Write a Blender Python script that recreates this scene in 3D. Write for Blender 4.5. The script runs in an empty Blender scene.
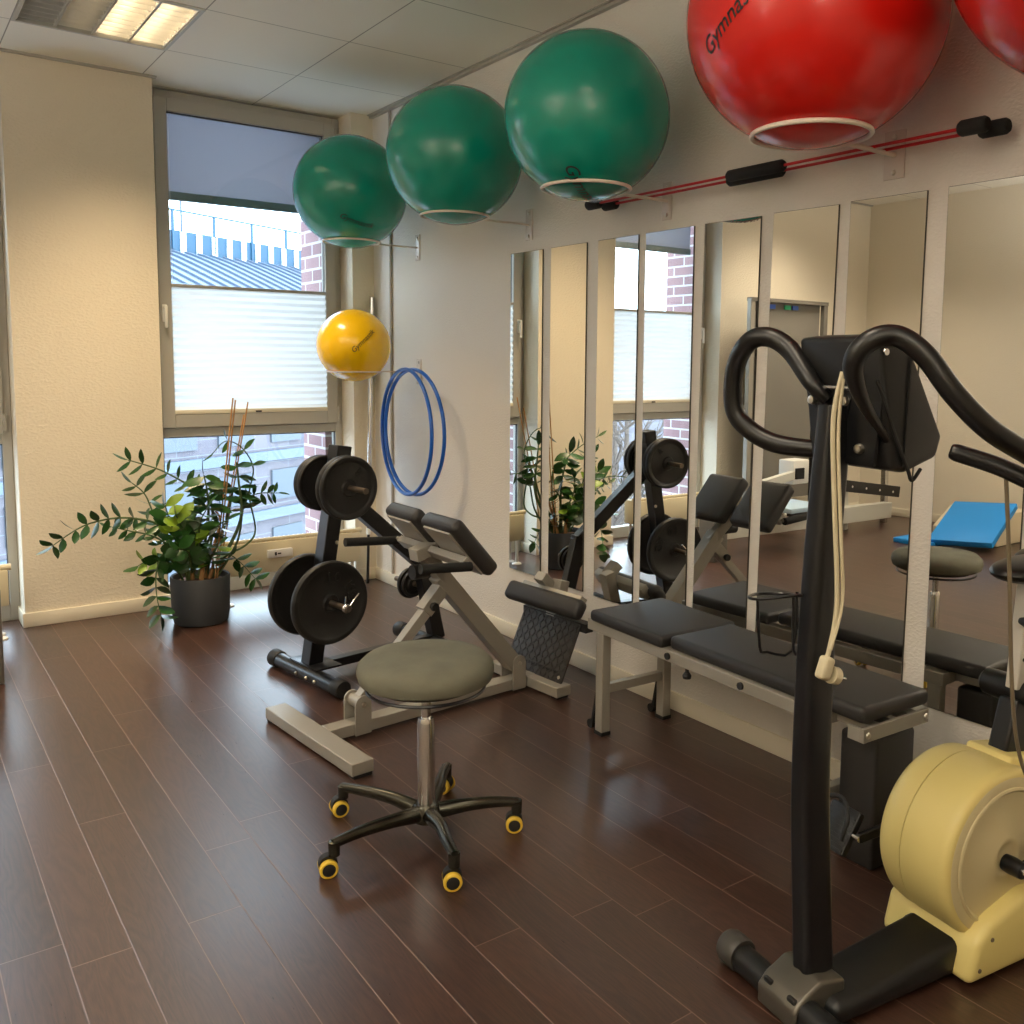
import bpy, bmesh, math, random
from mathutils import Vector, Matrix, Euler
random.seed(7)
PI = math.pi
col = bpy.context.scene.collection
sc = bpy.context.scene
XR, YB, YW, HC, XL, YR = 2.642, 5.605, 5.80, 2.98, -2.60, -1.30

# ------------------------------------------------------------ materials
def new_mat(name):
    m = bpy.data.materials.new(name); m.use_nodes = True
    nt = m.node_tree; b = nt.nodes['Principled BSDF']
    return m, nt, b
def srgb(r, g, b):
    f = lambda c: (c/255/12.92) if c/255 <= .04045 else ((c/255+.055)/1.055)**2.4
    return (f(r), f(g), f(b), 1)
def mat(name, c, rough=.5, metal=0, bump=0, bscale=200, var=0, coat=0, spec=.5, vscale=8):
    m, nt, b = new_mat(name)
    b.inputs['Base Color'].default_value = c
    b.inputs['Roughness'].default_value = rough
    b.inputs['Metallic'].default_value = metal
    b.inputs['Specular IOR Level'].default_value = spec
    if coat: b.inputs['Coat Weight'].default_value = coat; b.inputs['Coat Roughness'].default_value = .08
    tc = nt.nodes.new('ShaderNodeTexCoord')
    if bump:
        n = nt.nodes.new('ShaderNodeTexNoise'); n.inputs['Scale'].default_value = bscale; n.inputs['Detail'].default_value = 3
        nt.links.new(tc.outputs['Object'], n.inputs['Vector'])
        bp = nt.nodes.new('ShaderNodeBump'); bp.inputs['Strength'].default_value = bump; bp.inputs['Distance'].default_value = .004
        nt.links.new(n.outputs['Fac'], bp.inputs['Height']); nt.links.new(bp.outputs['Normal'], b.inputs['Normal'])
    if var:
        n = nt.nodes.new('ShaderNodeTexNoise'); n.inputs['Scale'].default_value = vscale; n.inputs['Detail'].default_value = 4
        nt.links.new(tc.outputs['Object'], n.inputs['Vector'])
        mx = nt.nodes.new('ShaderNodeMix'); mx.data_type = 'RGBA'
        mx.inputs['A'].default_value = tuple(min(1, x*(1-var)) for x in c[:3])+(1,)
        mx.inputs['B'].default_value = tuple(min(1, x*(1+var)) for x in c[:3])+(1,)
        nt.links.new(n.outputs['Fac'], mx.inputs['Factor']); nt.links.new(mx.outputs['Result'], b.inputs['Base Color'])
    return m
def node(nt, t, **k):
    n = nt.nodes.new(t)
    for a, v in k.items(): setattr(n, a, v)
    return n
def math_node(nt, op, a, b=None):
    n = node(nt, 'ShaderNodeMath', operation=op)
    for i, v in enumerate((a, b)):
        if v is None: continue
        if isinstance(v, (int, float)): n.inputs[i].default_value = v
        else: nt.links.new(v, n.inputs[i])
    return n.outputs[0]

def plaster(name, c, strength, scale):
    m, nt, b = new_mat(name)
    b.inputs['Base Color'].default_value = c; b.inputs['Roughness'].default_value = .85
    tc = node(nt, 'ShaderNodeTexCoord')
    mp = node(nt, 'ShaderNodeMapping'); mp.inputs['Scale'].default_value = (1, 1, 1.7)
    nt.links.new(tc.outputs['Object'], mp.inputs['Vector'])
    n = node(nt, 'ShaderNodeTexNoise'); n.inputs['Scale'].default_value = scale; n.inputs['Detail'].default_value = 2; n.inputs['Roughness'].default_value = .45
    nt.links.new(mp.outputs['Vector'], n.inputs['Vector'])
    r = node(nt, 'ShaderNodeValToRGB'); r.color_ramp.elements[0].position = .42; r.color_ramp.elements[1].position = .68
    nt.links.new(n.outputs['Fac'], r.inputs['Fac'])
    bp = node(nt, 'ShaderNodeBump'); bp.inputs['Strength'].default_value = strength; bp.inputs['Distance'].default_value = .004
    nt.links.new(r.outputs['Color'], bp.inputs['Height']); nt.links.new(bp.outputs['Normal'], b.inputs['Normal'])
    return m

def floor_material():
    m, nt, b = new_mat('dark oak laminate')
    tc = node(nt, 'ShaderNodeTexCoord'); sp = node(nt, 'ShaderNodeSeparateXYZ')
    nt.links.new(tc.outputs['Object'], sp.inputs[0])
    X, Y = sp.outputs[0], sp.outputs[1]
    W_, L_ = .1365, 1.285
    r = math_node(nt, 'DIVIDE', math_node(nt, 'SUBTRACT', X, .452), W_)
    row = math_node(nt, 'FLOOR', r); fx = math_node(nt, 'FRACT', r)
    wn = node(nt, 'ShaderNodeTexWhiteNoise', noise_dimensions='1D'); nt.links.new(row, wn.inputs['W'])
    yy = math_node(nt, 'ADD', math_node(nt, 'DIVIDE', Y, L_), wn.outputs['Value'])
    cel = math_node(nt, 'FLOOR', yy); fy = math_node(nt, 'FRACT', yy)
    dx = math_node(nt, 'MULTIPLY', math_node(nt, 'MINIMUM', fx, math_node(nt, 'SUBTRACT', 1, fx)), W_)
    dy = math_node(nt, 'MULTIPLY', math_node(nt, 'MINIMUM', fy, math_node(nt, 'SUBTRACT', 1, fy)), L_)
    d = math_node(nt, 'MINIMUM', dx, dy)
    seam = node(nt, 'ShaderNodeMapRange'); seam.inputs['From Min'].default_value = .0006; seam.inputs['From Max'].default_value = .0019
    nt.links.new(d, seam.inputs['Value'])
    # per plank tone
    cb = node(nt, 'ShaderNodeCombineXYZ'); nt.links.new(row, cb.inputs[0]); nt.links.new(cel, cb.inputs[1])
    w2 = node(nt, 'ShaderNodeTexWhiteNoise', noise_dimensions='3D'); nt.links.new(cb.outputs[0], w2.inputs['Vector'])
    # grain
    off = math_node(nt, 'MULTIPLY', w2.outputs['Value'], 37)
    cv = node(nt, 'ShaderNodeCombineXYZ')
    nt.links.new(math_node(nt, 'MULTIPLY', X, 14), cv.inputs[0]); nt.links.new(math_node(nt, 'MULTIPLY', Y, 1.5), cv.inputs[1]); nt.links.new(off, cv.inputs[2])
    n1 = node(nt, 'ShaderNodeTexNoise'); n1.inputs['Scale'].default_value = 1.0; n1.inputs['Detail'].default_value = 2; n1.inputs['Distortion'].default_value = .4
    nt.links.new(cv.outputs[0], n1.inputs['Vector'])
    rings = math_node(nt, 'FRACT', math_node(nt, 'MULTIPLY', n1.outputs['Fac'], 15))
    rg = math_node(nt, 'ABSOLUTE', math_node(nt, 'SUBTRACT', rings, .5))
    cv2 = node(nt, 'ShaderNodeCombineXYZ')
    nt.links.new(math_node(nt, 'MULTIPLY', X, 420), cv2.inputs[0]); nt.links.new(math_node(nt, 'MULTIPLY', Y, 26), cv2.inputs[1]); nt.links.new(off, cv2.inputs[2])
    n2 = node(nt, 'ShaderNodeTexNoise'); n2.inputs['Scale'].default_value = 1.0; n2.inputs['Detail'].default_value = 3
    nt.links.new(cv2.outputs[0], n2.inputs['Vector'])
    g = math_node(nt, 'ADD', math_node(nt, 'MULTIPLY', rg, .55), math_node(nt, 'MULTIPLY', n2.outputs['Fac'], .75))
    g = math_node(nt, 'ADD', g, math_node(nt, 'MULTIPLY', math_node(nt, 'SUBTRACT', w2.outputs['Value'], .5), .22))
    rp = node(nt, 'ShaderNodeValToRGB')
    e = rp.color_ramp.elements; e[0].position = .2; e[0].color = srgb(42, 26, 21); e[1].position = .95; e[1].color = srgb(84, 57, 46)
    nt.links.new(g, rp.inputs['Fac'])
    mx = node(nt, 'ShaderNodeMix', data_type='RGBA'); mx.inputs['A'].default_value = srgb(120, 95, 82)
    nt.links.new(seam.outputs[0], mx.inputs['Factor']); nt.links.new(rp.outputs['Color'], mx.inputs['B'])
    nt.links.new(mx.outputs['Result'], b.inputs['Base Color'])
    rr = math_node(nt, 'ADD', math_node(nt, 'MULTIPLY', n2.outputs['Fac'], .14), FLOOR_ROUGH)
    nt.links.new(rr, b.inputs['Roughness'])
    b.inputs['Specular IOR Level'].default_value = 1.0
    hgt = math_node(nt, 'ADD', math_node(nt, 'MULTIPLY', n2.outputs['Fac'], .12), seam.outputs[0])
    bp = node(nt, 'ShaderNodeBump'); bp.inputs['Strength'].default_value = .35; bp.inputs['Distance'].default_value = .001
    nt.links.new(hgt, bp.inputs['Height']); nt.links.new(bp.outputs['Normal'], b.inputs['Normal'])
    return m
FLOOR_ROUGH = .24

def ceiling_material():
    m, nt, b = new_mat('ceiling panels')
    b.inputs['Roughness'].default_value = .9
    tc = node(nt, 'ShaderNodeTexCoord'); sp = node(nt, 'ShaderNodeSeparateXYZ')
    nt.links.new(tc.outputs['Object'], sp.inputs[0])
    ds = []
    for o, c0, w in ((sp.outputs[0], 1.28, .675), (sp.outputs[1], 5.085, .69)):
        f = math_node(nt, 'FRACT', math_node(nt, 'DIVIDE', math_node(nt, 'SUBTRACT', o, c0), w))
        ds.append(math_node(nt, 'MULTIPLY', math_node(nt, 'MINIMUM', f, math_node(nt, 'SUBTRACT', 1, f)), w))
    d = math_node(nt, 'MINIMUM', ds[0], ds[1])
    mr = node(nt, 'ShaderNodeMapRange'); mr.inputs['From Min'].default_value = .001; mr.inputs['From Max'].default_value = .004
    nt.links.new(d, mr.inputs['Value'])
    mx = node(nt, 'ShaderNodeMix', data_type='RGBA'); mx.inputs['A'].default_value = srgb(150, 143, 130); mx.inputs['B'].default_value = srgb(240, 235, 222)
    nt.links.new(mr.outputs[0], mx.inputs['Factor']); nt.links.new(mx.outputs['Result'], b.inputs['Base Color'])
    return m

def glass_material():
    m, nt, b = new_mat('window glass'); nt.nodes.remove(b)
    o = nt.nodes['Material Output']
    t = node(nt, 'ShaderNodeBsdfTransparent'); t.inputs[0].default_value = (.93, .97, .98, 1)
    g = node(nt, 'ShaderNodeBsdfGlossy'); g.inputs['Roughness'].default_value = .02
    ge = node(nt, 'ShaderNodeNewGeometry'); dt = node(nt, 'ShaderNodeVectorMath', operation='DOT_PRODUCT')
    nt.links.new(ge.outputs['Normal'], dt.inputs[0]); nt.links.new(ge.outputs['Incoming'], dt.inputs[1])
    c1 = math_node(nt, 'SUBTRACT', 1, math_node(nt, 'ABSOLUTE', dt.outputs['Value']))
    fr = math_node(nt, 'ADD', math_node(nt, 'MULTIPLY', math_node(nt, 'POWER', c1, 5), .95), .04)
    mx = node(nt, 'ShaderNodeMixShader'); nt.links.new(fr, mx.inputs[0]); nt.links.new(t.outputs[0], mx.inputs[1]); nt.links.new(g.outputs[0], mx.inputs[2])
    nt.links.new(mx.outputs[0], o.inputs[0]); return m
def translucent_material(name, c, tr, see=0):
    m, nt, b = new_mat(name); nt.nodes.remove(b)
    o = nt.nodes['Material Output']
    d = node(nt, 'ShaderNodeBsdfDiffuse'); d.inputs[0].default_value = c
    t = node(nt, 'ShaderNodeBsdfTranslucent'); t.inputs[0].default_value = c
    mx = node(nt, 'ShaderNodeMixShader'); mx.inputs[0].default_value = tr
    nt.links.new(d.outputs[0], mx.inputs[1]); nt.links.new(t.outputs[0], mx.inputs[2])
    last = mx
    if see:
        tp = node(nt, 'ShaderNodeBsdfTransparent'); m2 = node(nt, 'ShaderNodeMixShader'); m2.inputs[0].default_value = see
        nt.links.new(mx.outputs[0], m2.inputs[1]); nt.links.new(tp.outputs[0], m2.inputs[2]); last = m2
    nt.links.new(last.outputs[0], o.inputs[0]); return m
def emit(name, c, s):
    m, nt, b = new_mat(name)
    b.inputs['Base Color'].default_value = c
    b.inputs['Emission Color'].default_value = c; b.inputs['Emission Strength'].default_value = s
    return m
def brick_material(name, c1, c2, mortar, w, h, axis):
    m, nt, b = new_mat(name); b.inputs['Roughness'].default_value = .8
    tc = node(nt, 'ShaderNodeTexCoord'); sp = node(nt, 'ShaderNodeSeparateXYZ'); nt.links.new(tc.outputs['Object'], sp.inputs[0])
    cv = node(nt, 'ShaderNodeCombineXYZ')
    nt.links.new(math_node(nt, 'ADD', sp.outputs[0], sp.outputs[1]), cv.inputs[0]); nt.links.new(sp.outputs[2], cv.inputs[1])
    br = node(nt, 'ShaderNodeTexBrick'); br.inputs['Scale'].default_value = 1
    br.inputs['Color1'].default_value = c1; br.inputs['Color2'].default_value = c2; br.inputs['Mortar'].default_value = mortar
    br.inputs['Brick Width'].default_value = w; br.inputs['Row Height'].default_value = h; br.inputs['Mortar Size'].default_value = .008
    nt.links.new(cv.outputs[0], br.inputs['Vector']); nt.links.new(br.outputs['Color'], b.inputs['Base Color'])
    return m

M = dict(
 wall=plaster('warm white woodchip wall', srgb(226, 216, 196), .3, 60),
 wallr=plaster('white woodchip mirror wall', srgb(226, 221, 213), .28, 75),
 plain=mat('plain white wall', srgb(222, 214, 196), .85),
 skirt=mat('cream skirting', srgb(226, 217, 196), .5),
 floor=floor_material(), ceil=ceiling_material(), glass=glass_material(),
 frame=mat('grey aluminium window frame', srgb(176, 172, 163), .45),
 gasket=mat('dark window gasket', srgb(50, 50, 50), .7),
 blind=translucent_material('white pleated fabric', (.86, .88, .87, 1), .37),
 screen=translucent_material('grey outside screen fabric', srgb(190, 190, 200), .36, .05),
 white=mat('white plastic', srgb(232, 230, 224), .35),
 whitemetal=mat('white coated wire', srgb(240, 228, 214), .4),
 green=mat('green rubber ball', srgb(0, 146, 126), .26, coat=.2, var=.06, bump=.03, bscale=30),
 red=mat('red rubber ball', srgb(208, 26, 18), .26, coat=.2, var=.05, bump=.03, bscale=30),
 yellow=mat('yellow rubber ball', srgb(255, 204, 0), .22, coat=.35),
 ink=mat('black printed ink', srgb(15, 18, 16), .5),
 inkbrown=mat('dark printed ink', srgb(80, 40, 0), .5),
 blue=mat('blue plastic hoop', srgb(20, 92, 190), .28),
 redrod=mat('red fibreglass rod', srgb(190, 25, 30), .35),
 foam=mat('black foam grip', srgb(22, 22, 22), .8, bump=.2, bscale=300),
 iron=mat('black cast iron', srgb(27, 26, 25), .5, bump=.12, bscale=120, spec=.4),
 blackpaint=mat('black painted steel', srgb(16, 17, 20), .3),
 rubber=mat('black rubber', srgb(18, 18, 18), .6),
 chrome=mat('chrome steel', (.75, .75, .75, 1), .18, 1),
 bolt=mat('zinc bolt', (.7, .66, .58, 1), .3, 1),
 silver=mat('silver painted steel', srgb(158, 153, 142), .38, .25, bump=.03, bscale=250),
 vinyl=mat('black vinyl pad', srgb(37, 35, 34), .52, bump=.12, bscale=350, var=.1),
 diamond=None,
 velour=mat('grey green velour seat', srgb(104, 103, 88), .9, bump=.15, bscale=90, var=.4, vscale=9),
 polish=mat('dark polished aluminium', srgb(70, 68, 60), .25, .9),
 casteryellow=mat('yellow caster tyre', srgb(220, 185, 60), .5),
 mirror=mat('mirror silvering', (.93, .94, .92, 1), .005, 1),
 mirroredge=mat('dark mirror edge', srgb(50, 48, 40), .5),
 bikeyellow=mat('pale yellow housing', srgb(224, 207, 134), .38, bump=.05, bscale=300),
 bikeshaded=mat('shade-toned disc cover', srgb(205, 192, 150), .42),  # housing yellow greyed: shading of the near face put into the colour
 bikeblack=mat('black plastic', srgb(17, 18, 19), .42, bump=.06, bscale=400),
 softblack=mat('black handle foam', srgb(13, 13, 13), .33),
 cream=mat('cream cable', srgb(200, 190, 160), .5),
 sensor=mat('brown grey cable', srgb(110, 98, 78), .5),
 pot=mat('charcoal stone pot', srgb(52, 54, 57), .75, bump=.1, bscale=150),
 soil=mat('dry bark soil', srgb(90, 62, 42), .9, bump=.9, bscale=60, var=.4, vscale=50),
 stemg=mat('green plant stem', srgb(74, 96, 52), .5),
 stemb=mat('brown dry stem', srgb(150, 112, 66), .7),
 leaf=mat('dark green leaf', srgb(36, 76, 26), .28, var=.25, vscale=20),
 leafl=mat('light green leaf', srgb(120, 150, 40), .35, var=.2, vscale=20),
 bamboo=mat('bamboo cane', srgb(176, 130, 78), .5),
 radiator=mat('cream radiator enamel', srgb(214, 203, 172), .45),
 lampmetal=mat('lamp sheet metal', srgb(190, 188, 178), .4),
 louver=mat('satin louver aluminium', (.75, .74, .7, 1), .35, .8),
 tube=emit('lit fluorescent tube', (1, .78, .5, 1), 14.0),
 tubeoff=mat('unlit tube', srgb(210, 215, 210), .4),
 greyequip=mat('light grey machine enamel', srgb(205, 203, 192), .4),
 darkequip=mat('dark grey machine panel', srgb(110, 106, 98), .4),
 smoked=mat('smoked plate panel', srgb(124, 120, 112), .25),
 bluemat=mat('blue exercise mat', srgb(20, 130, 205), .55),
 palefoam=mat('beige foam wedge', srgb(214, 200, 170), .7),
 lightblue=mat('pale blue seat pad', srgb(170, 195, 215), .5),
 brick=brick_material('brown brick', srgb(140, 108, 112), srgb(158, 124, 126), srgb(200, 198, 200), .25, .085, 0),
 oppwall=brick_material('pale lilac brick facade', srgb(96, 92, 100), srgb(108, 104, 110), srgb(122, 128, 136), 1.1, .33, 0),
 roof=mat('pale metal roof', srgb(96, 108, 124), .6),
 roofrib=mat('metal roof seam', srgb(74, 88, 108), .6),
 bluerail=mat('light blue railing', srgb(36, 76, 104), .5),
 street=mat('pale paving', srgb(170, 176, 184), .9),
 winglass=mat('facade window', srgb(84, 92, 102), .3),
 bark=mat('tree bark', srgb(96, 84, 76), .9),
 tapegreen=mat('green tape', srgb(40, 170, 120), .5), tapeblue=mat('blue tape', srgb(60, 100, 190), .5),
)
def diamond_material():
    m, nt, b = new_mat('black tread rubber'); b.inputs['Base Color'].default_value = srgb(52, 50, 49); b.inputs['Roughness'].default_value = .32
    return m
M['diamond'] = diamond_material()

# ------------------------------------------------------------ mesh builder
class MB:
    def __init__(s): s.bm = bmesh.new()
    def box(s, c, size, rot=None, bev=0, seg=2):
        g = bmesh.ops.create_cube(s.bm, size=1)['verts']
        bmesh.ops.scale(s.bm, vec=size, verts=g)
        if bev:
            ed = list({e for v in g for e in v.link_edges})
            r = bmesh.ops.bevel(s.bm, geom=ed, offset=bev, segments=seg, affect='EDGES', profile=.5, clamp_overlap=True)
            g = list({v for f in r['faces'] for v in f.verts} | {v for v in g if v.is_valid})
        if rot is not None:
            if not isinstance(rot, Matrix): rot = Euler(rot).to_matrix()
            bmesh.ops.rotate(s.bm, cent=(0, 0, 0), matrix=rot, verts=g)
        bmesh.ops.translate(s.bm, vec=c, verts=g); return s
    def bar(s, p, q, w, h, up=(0, 0, 1), bev=0, ext=0):       # rectangular bar from p to q; w across, h along 'up'
        p, q = Vector(p), Vector(q); d = (q-p); L = d.length; x = d.normalized()
        y = Vector(up).cross(x).normalized(); z = x.cross(y)
        R = Matrix((x, y, z)).transposed()
        return s.box((p+q)/2, (L+2*ext, w, h), R, bev)
    def cyl(s, p, q, r, r2=None, seg=20, caps=True):
        p, q = Vector(p), Vector(q); d = q-p
        R = d.to_track_quat('Z', 'Y').to_matrix().to_4x4()
        bmesh.ops.create_cone(s.bm, cap_ends=caps, segments=seg, radius1=r, radius2=r if r2 is None else r2, depth=d.length, matrix=Matrix.Translation((p+q)/2) @ R); return s
    def tube(s, pts, r, seg=12, smooth=6, closed=False):
        P = [Vector(p) for p in pts]; rr = list(r) if hasattr(r, '__len__') else [r]*len(P)
        if smooth > 1 and len(P) > 2:
            Q, RR = [], []; n = len(P)
            rng = n if closed else n-1
            for i in range(rng):
                g = lambda k: P[k % n] if closed else P[max(0, min(n-1, k))]
                a, b, c, d = g(i-1), g(i), g(i+1), g(i+2)
                for j in range(smooth):
                    t = j/smooth
                    Q.append(.5*((2*b)+(c-a)*t+(2*a-5*b+4*c-d)*t*t+(3*b-a-3*c+d)*t**3))
                    RR.append(rr[i]*(1-t)+rr[(i+1) % n]*t)
            if not closed: Q.append(P[-1]); RR.append(rr[-1])
            P, rr = Q, RR
        n = len(P); rings = []
        T = []
        for i in range(n):
            a = P[(i-1) % n] if closed or i else P[0]; b = P[(i+1) % n] if closed or i < n-1 else P[-1]
            T.append((b-a).normalized())
        N = T[0].orthogonal().normalized()
        for i in range(n):
            if i: N = (N - T[i]*N.dot(T[i])).normalized()
            B = T[i].cross(N)
            rings.append([s.bm.verts.new(P[i]+(N*math.cos(2*PI*k/seg)+B*math.sin(2*PI*k/seg))*rr[i]) for k in range(seg)])
        m = n if closed else n-1
        for i in range(m):
            A, Bq = rings[i], rings[(i+1) % n]
            off = 0
            if closed and i == n-1:
                off = min(range(seg), key=lambda o: (A[0].co-Bq[o].co).length)
            for k in range(seg):
                s.bm.faces.new((A[k], A[(k+1) % seg], Bq[(k+1+off) % seg], Bq[(k+off) % seg]))
        if not closed:
            s.bm.faces.new(rings[0][::-1]); s.bm.faces.new(rings[-1])
        return s
    def lathe(s, c, prof, axis='Z', seg=48, R=None):          # prof: (radius, height)
        if R is None:
            R = {'Z': Matrix.Identity(3), 'Y': Matrix(((1, 0, 0), (0, 0, 1), (0, -1, 0))), 'X': Matrix(((0, 0, 1), (0, 1, 0), (-1, 0, 0)))}[axis]
        c = Vector(c); rings = []
        for (r, h) in prof:
            if r <= 1e-6: rings.append([s.bm.verts.new(c+R @ Vector((0, 0, h)))])
            else: rings.append([s.bm.verts.new(c+R @ Vector((r*math.cos(2*PI*k/seg), r*math.sin(2*PI*k/seg), h))) for k in range(seg)])
        for A, B in zip(rings, rings[1:]):
            if len(A) == 1 and len(B) == 1: continue
            for k in range(seg):
                k2 = (k+1) % seg
                if len(A) == 1: s.bm.faces.new((A[0], B[k2], B[k]))
                elif len(B) == 1: s.bm.faces.new((A[k], A[k2], B[0]))
                else: s.bm.faces.new((A[k], A[k2], B[k2], B[k]))
        return s
    def sphere(s, c, r, seg=48, sc_=(1, 1, 1)):
        g = bmesh.ops.create_uvsphere(s.bm, u_segments=seg, v_segments=seg//2, radius=r)['verts']
        bmesh.ops.scale(s.bm, vec=sc_, verts=g); bmesh.ops.translate(s.bm, vec=c, verts=g); return s
    def prism(s, poly, a0, a1, axis='y', bev=0):              # poly in (x,z), extruded along y
        def P(u, w, t): return {'y': (u, t, w), 'x': (t, u, w), 'z': (u, w, t)}[axis]
        A = [s.bm.verts.new(P(u, w, a0)) for u, w in poly]; B = [s.bm.verts.new(P(u, w, a1)) for u, w in poly]
        fs = [s.bm.faces.new(A), s.bm.faces.new(B[::-1])]; n = len(poly)
        for k in range(n): fs.append(s.bm.faces.new((A[k], B[k], B[(k+1) % n], A[(k+1) % n])))
        bmesh.ops.recalc_face_normals(s.bm, faces=fs)
        if bev:
            bmesh.ops.bevel(s.bm, geom=list({e for f in fs for e in f.edges}), offset=bev, segments=3, affect='EDGES', profile=.5, clamp_overlap=True)
        return s
    def quad(s, *p): s.bm.faces.new([s.bm.verts.new(q) for q in p]); return s
    def build(s, name, m, parent=None, smooth=True, bevel=0):
        bmesh.ops.recalc_face_normals(s.bm, faces=s.bm.faces)
        me = bpy.data.meshes.new(name); s.bm.to_mesh(me); s.bm.free()
        ms = m if isinstance(m, (list, tuple)) else [m]
        for q in ms: me.materials.append(q)
        if smooth:
            me.polygons.foreach_set('use_smooth', [True]*len(me.polygons))
            try: me.set_sharp_from_angle(angle=math.radians(40))
            except Exception: pass
        o = bpy.data.objects.new(name, me); col.objects.link(o)
        if parent: o.parent = parent
        if bevel:
            bv = o.modifiers.new('bevel', 'BEVEL'); bv.width = bevel; bv.segments = 2; bv.limit_method = 'ANGLE'
        return o

def tag(o, label=None, cat=None, group=None, kind=None):
    if label: o['label'] = label
    if cat: o['category'] = cat
    if group: o['group'] = group
    if kind: o['kind'] = kind
    return o
def thing(name, label, cat, loc=(0, 0, 0), rz=0, group=None):
    o = bpy.data.objects.new(name, None); o.empty_display_size = .1; col.objects.link(o)
    o.location = loc; o.rotation_euler = (0, 0, rz)
    return tag(o, label, cat, group)
def copy_tree(o, parent=None):
    c = o.copy(); col.objects.link(c); c.parent = parent
    for ch in list(o.children): copy_tree(ch, c)
    return c
def struct(name, mb, m, parent=None, **k):
    o = mb.build(name, m, parent, **k); o['kind'] = 'structure'; return o

# ------------------------------------------------------------ room shell
struct('floor', MB().box(((XL+XR)/2, (YR+5.9)/2, -.05), (XR-XL+.2, 5.9-YR, .1)), M['floor'], smooth=False)
struct('ceiling', MB().box(((XL+XR)/2, (YR+6.0)/2, HC+.15), (XR-XL+.4, 6.2-YR, .04)), M['plain'], smooth=False)
def ceil_sheet():                                            # suspended sheet with openings for the ceiling lamps
    mb = MB(); xs = [XL-.05, -1.42, -.745, .605, 1.28, XR]; ys = [YR-.05, .945, 1.635, 4.395, 5.085, 5.95]
    for i in range(5):
        for j in range(5):
            if i in (1, 3) and j in (1, 3): continue
            x0, x1, y0, y1 = xs[i], xs[i+1], ys[j], ys[j+1]
            mb.box(((x0+x1)/2, (y0+y1)/2, HC+.008), (x1-x0, y1-y0, .016))
    return mb
struct('ceiling', ceil_sheet(), M['ceil'], smooth=False)
struct('wall_right', MB().box((XR+.05, (YR+6)/2, 1.5), (.1, 6.2-YR, 3.2)), M['wallr'], smooth=False)
struct('wall_left', MB().box((XL-.05, (YR+6)/2, 1.5), (.1, 6.2-YR, 3.2)), M['wall'], smooth=False)
struct('wall_front', MB().box(((XL+XR)/2, YR-.05, 1.5), (XR-XL+.2, .1, 3.2)), M['wall'], smooth=False)
for x0, x1 in ((XL, -.56), (.608, 1.33), (2.495, XR)):
    struct('wall_back', MB().box(((x0+x1)/2, (YB+5.86)/2, 1.49), (x1-x0, 5.86-YB, 2.98)), M['wall'], smooth=False)
    struct('wall_back', MB().box(((x0+x1)/2+(.10 if x1 == XR else 0), (5.90+6.28)/2, .5), (x1-x0+(.35 if x1 == XR else 0), .38, 8)), M['brick'], smooth=False)
# skirting
def skirting(name, p, q, t=.013, h=.077):
    struct(name, MB().bar((p[0], p[1], h/2), (q[0], q[1], h/2), t, h, bev=.003), M['skirt'])
skirting('baseboard_right', (XR-.006, YR), (XR-.006, YB))
skirting('baseboard_left', (XL+.006, YR), (XL+.006, YB))
skirting('baseboard_back', (.595, YB-.006), (1.343, YB-.006))
skirting('baseboard_back', (.602, YB), (.602, 5.80))
skirting('baseboard_back', (1.336, YB), (1.336, 5.80))
skirting('baseboard_back', (2.483, YB-.006), (XR, YB-.006))
skirting('baseboard_back', (2.489, YB), (2.489, 5.80))
skirting('baseboard_back', (XL, YB-.006), (-.547, YB-.006))
skirting('baseboard_back', (-.553, YB), (-.553, 5.80))
struct('trim_1', MB().box((XR-.012, (YR+YB)/2, HC-.010), (.024, YB-YR, .02)).box((XR-.03, (YR+YB)/2, HC-.003), (.012, YB-YR, .006)), M['frame'])
struct('trim_2', MB().box(((.6+1.34)/2, YB-.012, HC-.005), (.76, .03, .01)).box(((-.56+XL)/2, YB-.012, HC-.005), (-.56-XL, .03, .01)), M['frame'])
struct('trim_3', MB().cyl((XR-.009, 5.345, .08), (XR-.009, 5.345, HC), .009, seg=10), M['frame'])

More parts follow.
